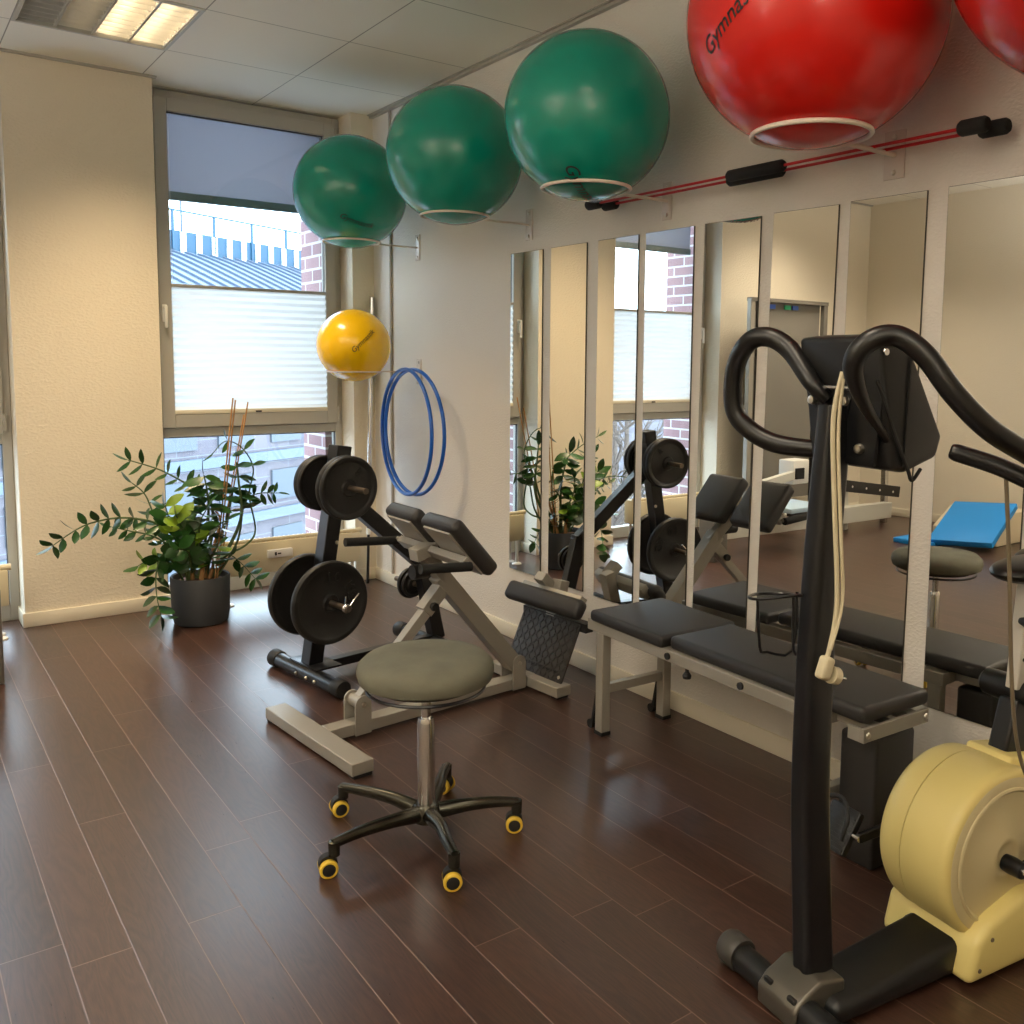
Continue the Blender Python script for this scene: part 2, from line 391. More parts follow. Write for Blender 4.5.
def window(name, x0, x1):
    fw = .048
    r = struct(name, MB().box((x0+fw/2, 5.825, 1.485), (fw, .07, 2.97)).box((x1-fw/2, 5.825, 1.485), (fw, .07, 2.97))
        .box(((x0+x1)/2, 5.825, 2.945), (x1-x0-2*fw, .07, .05)).box(((x0+x1)/2, 5.825, .045), (x1-x0-2*fw, .07, .09))
        .box(((x0+x1)/2, 5.825, 1.0), (x1-x0-2*fw, .07, .055)), M['frame'], smooth=False, bevel=.004)
    # opening sash, slightly proud of the frame
    sx0, sx1, sz0, sz1, st = x0+.04, x1-.04, 1.03, 2.925, .072
    s = MB()
    s.box((sx0+st/2, 5.80, (sz0+sz1)/2), (st, .07, sz1-sz0)).box((sx1-st/2, 5.80, (sz0+sz1)/2), (st, .07, sz1-sz0))
    s.box(((sx0+sx1)/2, 5.80, sz0+.04), (sx1-sx0-2*st, .07, .08)).box(((sx0+sx1)/2, 5.80, sz1-.038), (sx1-sx0-2*st, .07, .076))
    f = struct('window_sash', s, M['frame'], r, smooth=False, bevel=.004)
    struct('pane', MB().box(((sx0+sx1)/2, 5.81, (sz0+sz1)/2), (sx1-sx0-2*st, .006, sz1-sz0-.15)), M['glass'], r, smooth=False)
    struct('pane', MB().box(((x0+x1)/2, 5.83, .53), (x1-x0-2*fw, .006, .90)), M['glass'], r, smooth=False)
    g = MB()
    gx0, gx1, gz0, gz1 = sx0+st, sx1-st, sz0+.08, sz1-.076
    for a, b_, c, d in ((gx0, gx1, gz1, gz1), (gx0, gx1, gz0, gz0)): g.box(((a+b_)/2, 5.795, c), (b_-a, .02, .007))
    for xx in (gx0, gx1): g.box((xx, 5.795, (gz0+gz1)/2), (.007, .02, gz1-gz0))
    for xx in (x0+fw, x1-fw): g.box((xx, 5.81, .53), (.007, .02, .88))
    g.box(((x0+x1)/2, 5.81, .97), (x1-x0-2*fw, .02, .007))
    struct('gasket', g, M['gasket'], r, smooth=False)
    hz = MB().box((sx0+.028, 5.762, 1.70), (.026, .008, .10), bev=.003).cyl((sx0+.028, 5.765, 1.735), (sx0+.028, 5.735, 1.735), .011)
    hz.box((sx0+.028, 5.728, 1.68), (.018, .014, .13), bev=.006)
    struct('window_handle', hz, M['white'], r)
    hg = MB()
    for zz in (1.09, 2.86): hg.cyl((sx1+.006, 5.765, zz-.045), (sx1+.006, 5.765, zz+.045), .008)
    struct('hinge', hg, M['frame'], r)
    return gx0, gx1, gz0, gz1
WIN = {}
WIN[1] = window('window_1', 1.33, 2.495)
WIN[2] = window('window_2', -.56, .608)

def pleated_blind(x0, x1, label):
    t = thing('pleated_blind', label, 'window blind', ((x0+x1)/2, 5.775, 1.11), group='white pleated blinds in the windows')
    W_ = x1-x0+.004; n = 34; z0, z1 = .025, .745; mb = MB(); prev = None
    for i in range(n+1):
        z = z0+(z1-z0)*i/n; y = .004 if i % 2 else -.008
        cur = (mb.bm.verts.new((-W_/2, y, z)), mb.bm.verts.new((W_/2, y, z)))
        if prev: mb.bm.faces.new((prev[0], prev[1], cur[1], cur[0]))
        prev = cur
    mb.build('pleated_fabric', M['blind'], t, smooth=False)
    MB().box((0, -.002, .0125), (W_, .022, .025), bev=.003).build('bottom_rail', M['skirt'], t)
    MB().box((0, -.002, .754), (W_, .022, .018), bev=.003).build('top_rail', M['frame'], t)
    for xx in (-W_/2+.01, W_/2-.01): MB().cyl((xx, -.001, .76), (xx, -.001, 1.72), .0012, seg=6).build('guide_cord', M['white'], t)
    MB().box((.02, -.016, .008), (.035, .012, .01), bev=.002).build('pull_tab', M['gasket'], t)
for k, lab in ((1, 'white pleated blind across the middle of the window behind the potted plant'), (2, 'white pleated blind in the second window, seen in the mirrors')):
    pleated_blind(WIN[k][0], WIN[k][1], lab)
for k, lab in ((1, 'grey screen shade lowered outside the top of the window by the plant'), (2, 'grey screen shade lowered outside the top of the second window')):
    x0, x1 = WIN[k][0]-.05, WIN[k][1]+.05
    t = thing('outside_screen', lab, 'window shade', ((x0+x1)/2, 5.93, 2.385), group='grey screen shades outside the windows')
    MB().box((0, 0, .34), (x1-x0, .003, .64)).build('screen_fabric', M['screen'], t, smooth=False)
    MB().box((0, 0, .015), (x1-x0, .03, .05), bev=.005).build('bottom_rail', mat('teal grey rail', srgb(120, 140, 142), .5), t)

# ------------------------------------------------------------ ceiling lamp
def make_lamp(lit=(2, 3)):
    t = thing('ceiling_light', 'square recessed louvre ceiling light with two of its four cells lit', 'ceiling light', (.9425, 4.74, HC), group='recessed louvre lights in the ceiling')
    W_, L_ = .672, .687
    MB().box((0, L_/2-.008, -.001), (W_, .016, .012)).box((0, -L_/2+.008, -.001), (W_, .016, .012)).box((W_/2-.008, 0, -.001), (.016, L_, .012)).box((-W_/2+.008, 0, -.001), (.016, L_, .012)).build('lamp_frame', M['lampmetal'], t, smooth=False)
    MB().box((0, 0, .105), (W_, L_, .006)).box((0, L_/2-.003, .055), (W_, .006, .1)).box((0, -L_/2+.003, .055), (W_, .006, .1)).box((W_/2-.003, 0, .055), (.006, L_, .1)).box((-W_/2+.003, 0, .055), (.006, L_, .1)).build('lamp_housing', M['lampmetal'], t, smooth=False)
    cw = (W_-.032)/4
    for i in range(4):
        cx = -W_/2+.016+cw*(i+.5); mb = MB()
        for sx in (-1, 1):
            mb.bar((cx+sx*(cw/2-.004), -L_/2+.018, .024), (cx+sx*(cw/2-.004), L_/2-.018, .024), .004, .048)
        for k in range(10):
            yy = -L_/2+.018+(L_-.036)*(k+.5)/10
            mb.box((cx, yy, .024), (cw-.012, .004, .044))
        mb.build('louver', M['louver'], t, smooth=False)
        MB().cyl((cx, -L_/2+.02, .075), (cx, L_/2-.02, .075), .013, seg=12).build('tube', M['tube'] if i in lit else M['tubeoff'], t)
    return t
lamp = make_lamp()
for (x, y, lab) in ((.9425, 1.29, 'recessed louvre light above the camera side of the room'), (-1.0825, 4.74, 'recessed louvre light over the weight machine'), (-1.0825, 1.29, 'recessed louvre light over the left front of the room')):
    c = copy_tree(lamp); c.location = (x, y, HC); c['label'] = lab
def area(name, loc, sx, sy, power, color, spread, rot=(0, 0, 0)):
    l = bpy.data.lights.new(name, 'AREA'); l.shape = 'RECTANGLE'; l.size = sx; l.size_y = sy
    l.energy = power; l.color = color; l.spread = math.radians(spread)
    o = bpy.data.objects.new(name, l); col.objects.link(o); o.location = loc; o.rotation_euler = rot; return o
WARM = (1, .85, .66)
area('lamp_light', (1.11, 4.74, HC-.004), .30, .62, 25, (1, .76, .47), 96)
area('lamp_light', (.9425, 1.29, HC-.004), .6, .62, 12, WARM, 150)
area('lamp_light', (-1.0825, 4.74, HC-.004), .6, .62, 26, WARM, 120)
area('lamp_light', (-1.0825, 1.29, HC-.004), .6, .62, 30, WARM, 160)

# added uplighters out of view, put in to brighten the dark ceiling
for (x, y, pw, lab) in ((-1.7, 2.0, 170, 'slim white uplighter added out of view by the left wall to brighten the ceiling'), (-.6, -.8, 140, 'slim white uplighter added out of view behind the camera to brighten the ceiling')):
    t = thing('fill_uplighter', lab, 'added fill light', (x, y, 0))
    MB().lathe((0, 0, 0), [(0, 0), (.15, 0), (.15, .015), (.02, .03), (0, .03)], seg=32).build('base', M['white'], t)
    MB().cyl((0, 0, .02), (0, 0, 1.86), .014).build('pole', M['white'], t)
    MB().lathe((0, 0, 1.85), [(.02, 0), (.17, .07), (.18, .08), (.165, .08), (.02, .012), (0, .012)], seg=40).build('lamp_shade', M['white'], t)
    area('ceiling_fill', (x, y, 1.90), .26, .26, pw, (1, .96, .91), 170, (PI, 0, 0))

# ------------------------------------------------------------ radiators
def radiator(x0, x1, label):
    t = thing('low_radiator', label, 'radiator', ((x0+x1)/2, 5.48, 0), group='low cream radiators in front of the windows')
    W_ = x1-x0; mb = MB().box((0, 0, .268), (W_, .15, .185), bev=.008)
    mb.build('radiator_body', M['radiator'], t)
    g = MB()
    for k in range(int(W_/.03)): g.box((-W_/2+.03+k*.03, 0, .362), (.006, .12, .006))
    g.build('top_grille', M['white'], t, smooth=False)
    for sx in (-1, 1):
        l = MB(); x = sx*(W_/2-.045)
        l.cyl((x, -.045, .006), (x, -.045, .18), .011).cyl((x, .045, .006), (x, .045, .18), .011).lathe((x, -.045, 0), [(0, 0), (.035, 0), (.035, .006), (.015, .016), (0, .016)], seg=20).lathe((x, .045, 0), [(0, 0), (.035, 0), (.035, .006), (.015, .016), (0, .016)], seg=20)
        l.build('leg', M['white'], t)
    MB().cyl((-W_/2+.02, -.05, .372), (W_/2-.02, -.05, .372), .012).cyl((W_/2-.03, -.05, .372), (W_/2+.015, -.05, .372), .017).cyl((-W_/2-.015, -.05, .372), (-W_/2+.03, -.05, .372), .017).build('supply_pipe', M['radiator'], t)
    return t
radiator(1.575, 2.44, 'low cream radiator under the window behind the plant and weight rack')
radiator(-.50, .52, 'low cream radiator under the second window, at the left picture edge')
t = thing('power_strip', 'small white socket strip on the cream radiator beside the plant', 'socket strip', (1.915, 5.385, .292))
MB().box((0, 0, 0), (.15, .03, .048), bev=.004).build('strip_body', M['white'], t)
MB().box((-.03, -.0155, 0), (.012, .002, .02)).box((-.008, -.0155, .0), (.02, .002, .008)).build('switch', M['gasket'], t)
t = thing('wall_socket', 'white wall socket low on the mirror wall near the corner', 'socket', (XR, 5.45, .366))
MB().box((-.006, 0, 0), (.012, .08, .08), bev=.003).build('cover_plate', M['white'], t)
MB().lathe((-.0125, 0, 0), [(0, 0), (.019, 0), (.019, -.0015), (0, -.0015)], axis='X', seg=20).build('socket_face', M['skirt'], t)

# ------------------------------------------------------------ mirrors
ME = [(3.996, 3.717), (3.650, 3.372), (3.290, 3.018), (2.972, 2.687), (2.630, 2.343), (2.285, 2.002), (1.957, 1.676), (1.607, 1.325), (1.262, .98)]
mlab = ['narrow wall mirror nearest the corner, reflecting the window handle', 'wall mirror reflecting the plant pot, second from the corner', 'wall mirror reflecting the left half of the window blind, third from the corner',
        'wall mirror above the bench head reflecting the stacked weight plates', 'wall mirror reflecting the thigh pads and bare wall, fifth from the corner', 'wall mirror behind the left loop of the bike handlebar', 'wall mirror behind the bike console, reflecting the stool seat', 'wall mirror at the right picture edge, reflecting the blue mat', 'wall mirror beyond the right picture edge, next to the bike saddle']
for k, ((y1, y0), lab) in enumerate(zip(ME, mlab)):
    t = thing('wall_mirror', lab, 'mirror', (XR, (y0+y1)/2, .372), group='row of tall mirrors on the wall')
    W_, H_ = y1-y0, 1.985-.372
    rl = (0, 0, 0, 0, .010, .016, .006, 0, 0)[k]; t.rotation_euler = (rl, 0, 0); t.location.y += H_*rl
    MB().box((-.0035, 0, H_/2), (.005, W_, H_)).build('mirror_backing', M['mirroredge'], t, smooth=False)
    MB().box((-.0068, 0, H_/2), (.0012, W_-.003, H_-.003)).build('mirror_glass', M['mirror'], t, smooth=False)

# ------------------------------------------------------------ ball brackets and balls
def text_on_sphere(s, size, c, R, normal, right, parent, m, shear=.25, arc=0):
    cu = bpy.data.curves.new('txt', 'FONT'); cu.body = s; cu.size = size; cu.shear = shear; cu.align_x = 'CENTER'; cu.align_y = 'CENTER'; cu.offset = size*.007
    to = bpy.data.objects.new('txt', cu); col.objects.link(to)
    dg = bpy.context.evaluated_depsgraph_get(); me = bpy.data.meshes.new_from_object(to.evaluated_get(dg))
    bpy.data.objects.remove(to)
    bm = bmesh.new(); bm.from_mesh(me)
    bmesh.ops.triangulate(bm, faces=bm.faces)
    bmesh.ops.subdivide_edges(bm, edges=bm.edges, cuts=1)
    n = Vector(normal).normalized(); r = (Vector(right)-n*Vector(right).dot(n)).normalized(); u = n.cross(r)
    for v in bm.verts:
        a, b_ = v.co.x/R, v.co.y/R
        b_ += arc*a*a
        d = (n*math.cos(a)+r*math.sin(a)); d = d*math.cos(b_)+u*math.sin(b_)
        v.co = d.normalized()*(R+.0012)
    bm.to_mesh(me); bm.free(); me.materials.clear(); me.materials.append(m)
    o = bpy.data.objects.new('printed_word', me); col.objects.link(o); o.parent = parent; o.location = c
    return o
CAMP = Vector((0, 0, 1.45))
def bracket(y, z, r_ring, wire, label, m, ring_x=2.220, plate=.055):
    t = thing('ball_bracket', label, 'wall bracket', (XR, y, z), group='wire ball brackets on the wall')
    MB().box((-.003, 0, 0), (.006, plate, .15), bev=.002).build('wall_plate', m, t)
    dx = ring_x-XR
    MB().cyl((-.004, 0, 0), (dx+r_ring, 0, 0), wire, seg=12).build('arm', M['whitemetal'], t)
    MB().tube([(dx+r_ring*math.cos(a), r_ring*math.sin(a), 0) for a in [2*PI*k/48 for k in range(48)]], wire, seg=10, smooth=1, closed=True).build('ring', M['whitemetal'], t)
    for dz in (.055, -.055): MB().lathe((-.006, 0, dz), [(0, -.008), (.006, -.006), (.009, 0), (.009, .002)], axis='X', seg=14).build('screw', M['bolt'], t)
plate_m = mat('clear bracket plate', srgb(215, 205, 196), .25)
def ball(y, z, R, m, label, cat_name, text, tm, tilt, tsize, r_ring, tdir=None, x=2.220, squash=.985):
    t = thing('exercise_ball', label, 'exercise ball', (x, y, z))
    MB().sphere((0, 0, 0), R, 64, (1, 1, squash)).build('ball_body', m, t)
    n = (CAMP-Vector((x, y, z))) if tdir is None else Vector(tdir)
    nn = n.normalized(); right = Vector((0, 0, 1)).cross(nn).normalized(); up = nn.cross(right)
    rr = right*math.cos(tilt)+up*math.sin(tilt)
    # valve plug
    MB().lathe((0, 0, 0), [(0, R*squash+.001), (.008, R*squash+.001), (.009, R*squash-.002)], seg=16).build('valve_plug', M['white'], t)
    return t, nn, rr, right, up
specs = [(5.0, 2.378, .314, M['green'], 'smallest looking green exercise ball, nearest the window', .155),
         (3.84, 2.384, .314, M['green'], 'middle green exercise ball on its wire ring', .158),
         (2.85, 2.364, .312, M['green'], 'green exercise ball beside the red one, above the mirrors', .168)]
G_PR = 'exercise balls on wall rings'
for i, (y, z, R, m, lab, rr_) in enumerate(specs):
    blab = ['thin wire ball bracket under the green ball nearest the window', 'wire ball bracket under the middle green ball', 'white wire ball bracket under the green ball next to the red ball'][i]
    zr = z-math.sqrt(R*R-rr_*rr_)*.985
    bracket(y, zr-.004, rr_, .0055 if i < 2 else .0065, blab, plate_m)
    t, n, r, right, up = ball(y, z, R, m, lab, '', '', None, 0, 0, rr_); t['group'] = G_PR
    if i == 0:
        nd = (n*.86-up*.48+right*.1).normalized(); text_on_sphere('Gymnastik', .045, (0, 0, 0), R, nd, right*math.cos(-.42)+up*math.sin(-.42), t, M['ink'])
    if i == 2:
        nd = (n*.55-up*.82+right*-.02).normalized(); text_on_sphere('Gymnastik', .07, (0, 0, 0), R, nd, -up*.9+right*.2, t, M['ink'])
Y2R = .965
for y, z, R, lab, bl in ((1.80, 2.437, .367, 'big red exercise ball at the top of the picture above the mirrors', 'white wire ball bracket holding the big red ball'),
                     (Y2R, 2.437, .373, 'second red exercise ball, cut off by the top right picture corner', 'white wire ball bracket of the red ball at the top right corner')):
    rr_ = .169
    zr = z-math.sqrt(R*R-rr_*rr_)*.985
    bracket(y, zr-.006, rr_, .0075, bl, plate_m, ring_x=2.226, plate=.075)
    t, n, r, right, up = ball(y, z, R, M['red'], lab, '', '', None, 0, 0, rr_, x=2.226); t['group'] = G_PR
    if y > 1:
        nd = (n*.80-right*.60+up*.06).normalized(); text_on_sphere('Gymnastik', .062, (0, 0, 0), R, nd, right*.80+up*.56, t, M['ink'])
rr_ = .150
bracket(4.99, 1.376, rr_, .0045, 'thin wire ball bracket under the yellow ball, holding the blue hoops', plate_m, ring_x=2.225)
t, n, r, right, up = ball(4.99, 1.524, .208, M['yellow'], 'yellow exercise ball on a low wire ring beside the window', '', '', None, 0, 0, rr_, x=2.225); t['group'] = G_PR
nd = (n*.93+right*.24+up*.12).normalized(); text_on_sphere('Gymnastik', .040, (0, 0, 0), .208, nd, right*.72+up*.69, t, M['inkbrown'])

# hoops hanging on the yellow ball's bracket arm
for c, ang, lab in (((2.474, 4.846, 1.030), -.072, 'blue hula hoop hanging nearer the window, the inner of the two'), ((2.512, 4.822, 1.029), 0, 'blue hula hoop hanging nearer the mirrors, the outer of the two')):
    o = MB().tube([(0, .362*math.cos(a), .362*math.sin(a)) for a in [2*PI*k/72 for k in range(72)]], .011, seg=10, smooth=1, closed=True).build('hula_hoop', M['blue'])
    o.location = c; o.rotation_euler = (0, 0, ang); tag(o, lab, 'hoop', 'blue hoops hung on the wall bracket')


# flexible bars
def flexbar(x, z, y0, y1, yc, lab):
    t = thing('flexible_bar', lab, 'swing stick', (x, (y0+y1)/2, z), group='red swing sticks lying on the ball brackets')
    a, b_ = y0-(y0+y1)/2, y1-(y0+y1)/2; c = yc-(y0+y1)/2
    MB().cyl((0, a, 0), (0, b_, 0), .0052, seg=12).build('rod', M['redrod'], t)
    MB().lathe((0, c, 0), [(0, -.13), (.014, -.13), (.021, -.12), (.021, .12), (.014, .13), (0, .13)], axis='Y', seg=20).build('grip', M['foam'], t)
    for e in (a+.04, b_-.04): MB().lathe((0, e, 0), [(0, -.042), (.018, -.042), (.023, -.034), (.023, .034), (.018, .042), (0, .042)], axis='Y', seg=20).build('end_weight', M['foam'], t)
flexbar(2.52, 2.118, 1.43, 3.22, 2.275, 'red swing stick with black grip lying on the brackets, nearer one')
flexbar(2.585, 2.118, 1.405, 3.19, 2.334, 'red swing stick half hidden behind the other, closer to the wall')

# pole leaning in the corner
t = thing('window_pole', 'thin metal pole leaning in the corner beside the pipe', 'pole', (2.53, 5.50, 0))
top = Vector((.085, .075, 1.84)); mid = top*.36
MB().cyl(mid, top, .016, seg=14).build('pole_tube', M['chrome'], t)
MB().cyl((0, 0, 0), mid, .009, seg=12).build('lower_rod', M['blackpaint'], t)
MB().cyl(mid*.48, mid*.54, .014, seg=14).build('collar', M['white'], t)

# ------------------------------------------------------------ potted plant
t = thing('potted_plant', 'leafy green plant with arching stems in a charcoal pot by the window', 'plant', (1.405, 5.205, 0))
PO = Vector((1.405, 5.205, 0))
MB().lathe((0, 0, 0), [(0, 0), (.128, 0), (.140, .008), (.150, .06), (.155, .255), (.150, .262), (.143, .256), (.140, .22), (0, .22)], seg=48).build('pot', M['pot'], t)
MB().lathe((0, 0, .222), [(.141, 0), (.11, .012), (.05, .018), (0, .02)], seg=32).build('soil', M['soil'], t)
def leaf(bm, base, d, side, L, W_, mi, droop=.15):
    d = d.normalized(); side = (side-d*side.dot(d)).normalized(); n = d.cross(side)
    prof = [(0, .12), (.2, .72), (.45, 1), (.7, .82), (.88, .42), (1, 0)]
    rows = []
    for a, w in prof:
        c = base+d*(L*a)-n*(droop*L*a*a)
        hw = W_*w/2
        rows.append((bm.verts.new(c-side*hw+n*(.12*hw)), bm.verts.new(c), bm.verts.new(c+side*hw+n*(.12*hw))))
    for A, B in zip(rows, rows[1:]):
        for k in (0, 1):
            try: f = bm.faces.new((A[k], A[k+1], B[k+1], B[k])); f.material_index = mi
            except ValueError: pass
def cr(P, n):
    P = [Vector(p) for p in P]; out = []; m = len(P)
    for i in range(m-1):
        a, b_, c, d = P[max(0, i-1)], P[i], P[i+1], P[min(m-1, i+2)]
        for j in range(n):
            u = j/n; out.append(.5*((2*b_)+(c-a)*u+(2*a-5*b_+4*c-d)*u*u+(3*b_-a-3*c+d)*u**3))
    out.append(P[-1]); return out
def frond(pts, y, r0, leaf_from, step, L, W_, mats, hang=0, spread=1.0, light=0, depth=0):
    n = len(pts); P = []
    for i, (x, z) in enumerate(pts):
        yy = 5.205+(y-5.205)*(i/(n-1))**.7 + depth*(i/(n-1))**2
        P.append(Vector((x, yy, z))-PO)
    # root the stem in the soil
    b0 = Vector((max(-.1, min(.1, P[0].x*.75)), max(-.1, min(.1, P[0].y)), .225)); P[0] = P[0].lerp(b0, .5); P.insert(0, b0-Vector((0, 0, .01)))
    fr = bpy.data.objects
    m = len(P)
    stem = MB().tube(P, [r0*(1-.72*i/(m-1)) for i in range(m)], seg=8, smooth=6).build('stem', M['stemg'] if mats != 'brown' else M['stemb'], t)
    if not L: return stem
    Q = cr(P, 8); mb = MB(); acc = 0; tot = sum((b_-a).length for a, b_ in zip(Q, Q[1:])); run = 0; k = 0
    for a, b_ in zip(Q, Q[1:]):
        d = b_-a; run += d.length; acc += d.length
        if run/tot < leaf_from or acc < step: continue
        acc = 0; k += 1; T = d.normalized()
        perp = T.cross(Vector((.1, 1, .15))).normalized()
        if perp.z < 0: perp = -perp
        for s_ in (1, -1):
            dirn = perp*s_*spread+T*random.uniform(.35, .75)+Vector((random.uniform(-.25, .25), random.uniform(-.55, .35), random.uniform(-.1, .15)-hang))
            sd = T.cross(perp)+Vector((random.uniform(-.4, .4),)*3)+T*.6
            leaf(mb.bm, b_+perp*s_*.002, dirn, sd, L*random.uniform(.8, 1.12), W_*random.uniform(.85, 1.15), 1 if random.random() < light else 0)
    leaf(mb.bm, Q[-1], Q[-1]-Q[-2], Vector((.3, .8, .3)), L, W_, 0)
    mb.build('leaflets', [M['leaf'], M['leafl']], stem)
    return stem
frond([(1.338, .294), (1.291, .447), (1.193, .565), (1.025, .618), (.884, .611), (.792, .579), (.688, .514)], 5.13, .009, .42, .05, .085, .046, 0)
frond([(1.34, .284), (1.276, .402), (1.178, .495), (1.057, .539), (.971, .569)], 5.2, .008, .5, .042, .07, .034, 0)
frond([(1.39, .268), (1.263, .379), (1.192, .577), (1.147, .716), (1.085, .785)], 5.25, .009, .42, .05, .085, .036, 0)
frond([(1.424, .27), (1.479, .499), (1.462, .695), (1.354, .764), (1.219, .849), (1.063, .911)], 5.22, .010, .5, .055, .085, .03, 0)
frond([(1.408, .302), (1.441, .573), (1.434, .71), (1.411, .82)], 5.10, .012, .45, .032, .12, .055, 0, hang=.75)
frond([(1.489, .273), (1.545, .345), (1.657, .395), (1.715, .475), (1.686, .678), (1.712, .829), (1.653, .946), (1.566, .988), (1.5, .931)], 5.22, .008, .5, .10, .085, .04, 0, hang=.35)
frond([(1.472, .267), (1.568, .408), (1.633, .571), (1.621, .77), (1.612, .871)], 5.19, .015, .62, .05, .11, .05, 0, hang=.5)
frond([(1.514, .264), (1.617, .423), (1.661, .619), (1.73, .677), (1.863, .672)], 5.25, .009, .66, .034, .075, .028, 0)
frond([(1.469, .3), (1.541, .358), (1.605, .316), (1.681, .216)], 5.13, .006, .35, .04, .08, .05, 0)
frond([(1.286, .324), (1.209, .408), (1.158, .34), (1.145, .221), (1.156, .113)], 5.03, .007, .2, .044, .085, .07, 0, spread=.8)
frond([(1.322, .315), (1.266, .493), (1.229, .592), (1.198, .685)], 5.05, .009, .3, .045, .10, .055, 0, light=.4)
frond([(1.366, .3), (1.339, .45), (1.306, .535), (1.272, .602)], 5.08, .010, .3, .04, .11, .06, 0, light=.55, hang=.2)
frond([(1.435, .268), (1.476, .387), (1.523, .551), (1.482, .621)], 5.22, .014, 1, .1, 0, 0, 'brown')
frond([(1.325, .316), (1.235, .355), (1.127, .384), (1.068, .37)], 5.1, .007, .4, .05, .09, .05, 0, light=.6)
frond([(1.368, .306), (1.387, .45), (1.375, .559), (1.408, .648)], 5.05, .009, .3, .04, .1, .05, 0, light=.35, hang=.3)
frond([(1.40, .3), (1.43, .42), (1.47, .52), (1.52, .56)], 5.12, .012, .4, .05, .1, .05, 0, hang=.4)
frond([(1.42, .3), (1.50, .40), (1.56, .52), (1.60, .66), (1.62, .72)], 5.28, .015, .75, .05, .1, .05, 0, hang=.3)
frond([(1.36, .3), (1.33, .38), (1.31, .42), (1.25, .46)], 5.02, .010, .3, .04, .1, .06, 0, hang=.3)
frond([(1.45, .29), (1.44, .38), (1.46, .44)], 5.05, .008, .3, .04, .09, .05, 0, hang=.4, light=.2)
for k in range(7):
    a = random.uniform(0, 6.28); rr_ = random.uniform(.03, .1)
    MB().tube([(rr_*math.cos(a), rr_*math.sin(a), .23), (rr_*1.3*math.cos(a)+.01, rr_*1.2*math.sin(a), .30), (rr_*1.5*math.cos(a), rr_*1.6*math.sin(a), .33+.05*random.random())], [.012, .009, .003], seg=8, smooth=4).build('dry_stalk', M['stemb'], t)
for p, q in (((1.579, 5.12, 1.23), (1.47, 5.16, .23)), ((1.595, 5.13, 1.218), (1.485, 5.17, .23)), ((1.718, 5.3, 1.198), (1.52, 5.26, .23)), ((1.684, 5.27, 1.127), (1.50, 5.25, .23))):
    MB().cyl(Vector(q)-PO, Vector(p)-PO, .0042, seg=8).build('support_cane', M['bamboo'], t)

# ------------------------------------------------------------ weight plate rack
RK = math.radians(8); RO = (1.544, 3.96, 0)
t = thing('plate_rack', 'black A shaped weight plate rack standing by the window', 'weight rack', RO, RK)
def foot_tube(t, u, v0, v1):
    MB().lathe((u, (v0+v1)/2, .040), [(0, -(v1-v0)/2), (.034, -(v1-v0)/2), (.034, (v1-v0)/2), (0, (v1-v0)/2)], axis='Y', seg=24).build('foot_tube', M['blackpaint'], t)
    for e, s_ in ((v0, -1), (v1, 1)): MB().lathe((u, e+s_*.01, .041), [(0, -.035), (.036, -.035), (.040, -.025), (.040, .025), (.034, .035), (0, .035)], axis='Y', seg=24).build('end_cap', M['rubber'], t)
foot_tube(t, -.03, -.275, .255); foot_tube(t, .67, -.2, .25)
MB().box((.02, -.0, .077), (.13, .24, .008), bev=.002).build('mount_plate', M['blackpaint'], t)
for v in (-.1, -.03, .06): MB().lathe((-.07, v-.04, .040), [(0, -.006), (.006, -.004), (.008, 0), (.008, .004)], axis='X', seg=12).build('bolt', M['bolt'], t)
MB().bar((-.0, 0, .055), (.70, 0, .055), .05, .04).build('base_beam', M['blackpaint'], t, bevel=.003)
MB().bar((.0, 0, .07), (.160, 0, 1.045), .075, .07, up=(1, 0, 0)).build('front_post', M['blackpaint'], t, bevel=.004)
MB().bar((.152, 0, .99), (.162, 0, 1.056), .08, .075, up=(1, 0, 0)).build('post_cap', M['rubber'], t, bevel=.004)
MB().bar((.12, 0, .875), (.62, 0, .44), .06, .07).build('diagonal_beam', M['blackpaint'], t, bevel=.004)
MB().bar((.60, 0, .48), (.70, 0, .05), .06, .07, up=(1, 0, 0)).build('rear_post', M['blackpaint'], t, bevel=.004)
MB().lathe((.115, -.038, .62), [(0, -.004), (.009, -.003), (.009, .002)], axis='Y', seg=12).build('bolt', M['bolt'], t)
pegm = mat('worn dark steel peg', srgb(120, 108, 96), .4, .8)
def peg(u, z, v0, v1, r=.0135): MB().cyl((u, v0, z), (u, v1, z), r, seg=18).build('plate_peg', pegm, t)
peg(.030, .372, -.27, .24); peg(.114, .88, -.285, .22); peg(.605, .333, .03, .21)
RM = Matrix.Translation(RO) @ Matrix.Rotation(RK, 4, 'Z')
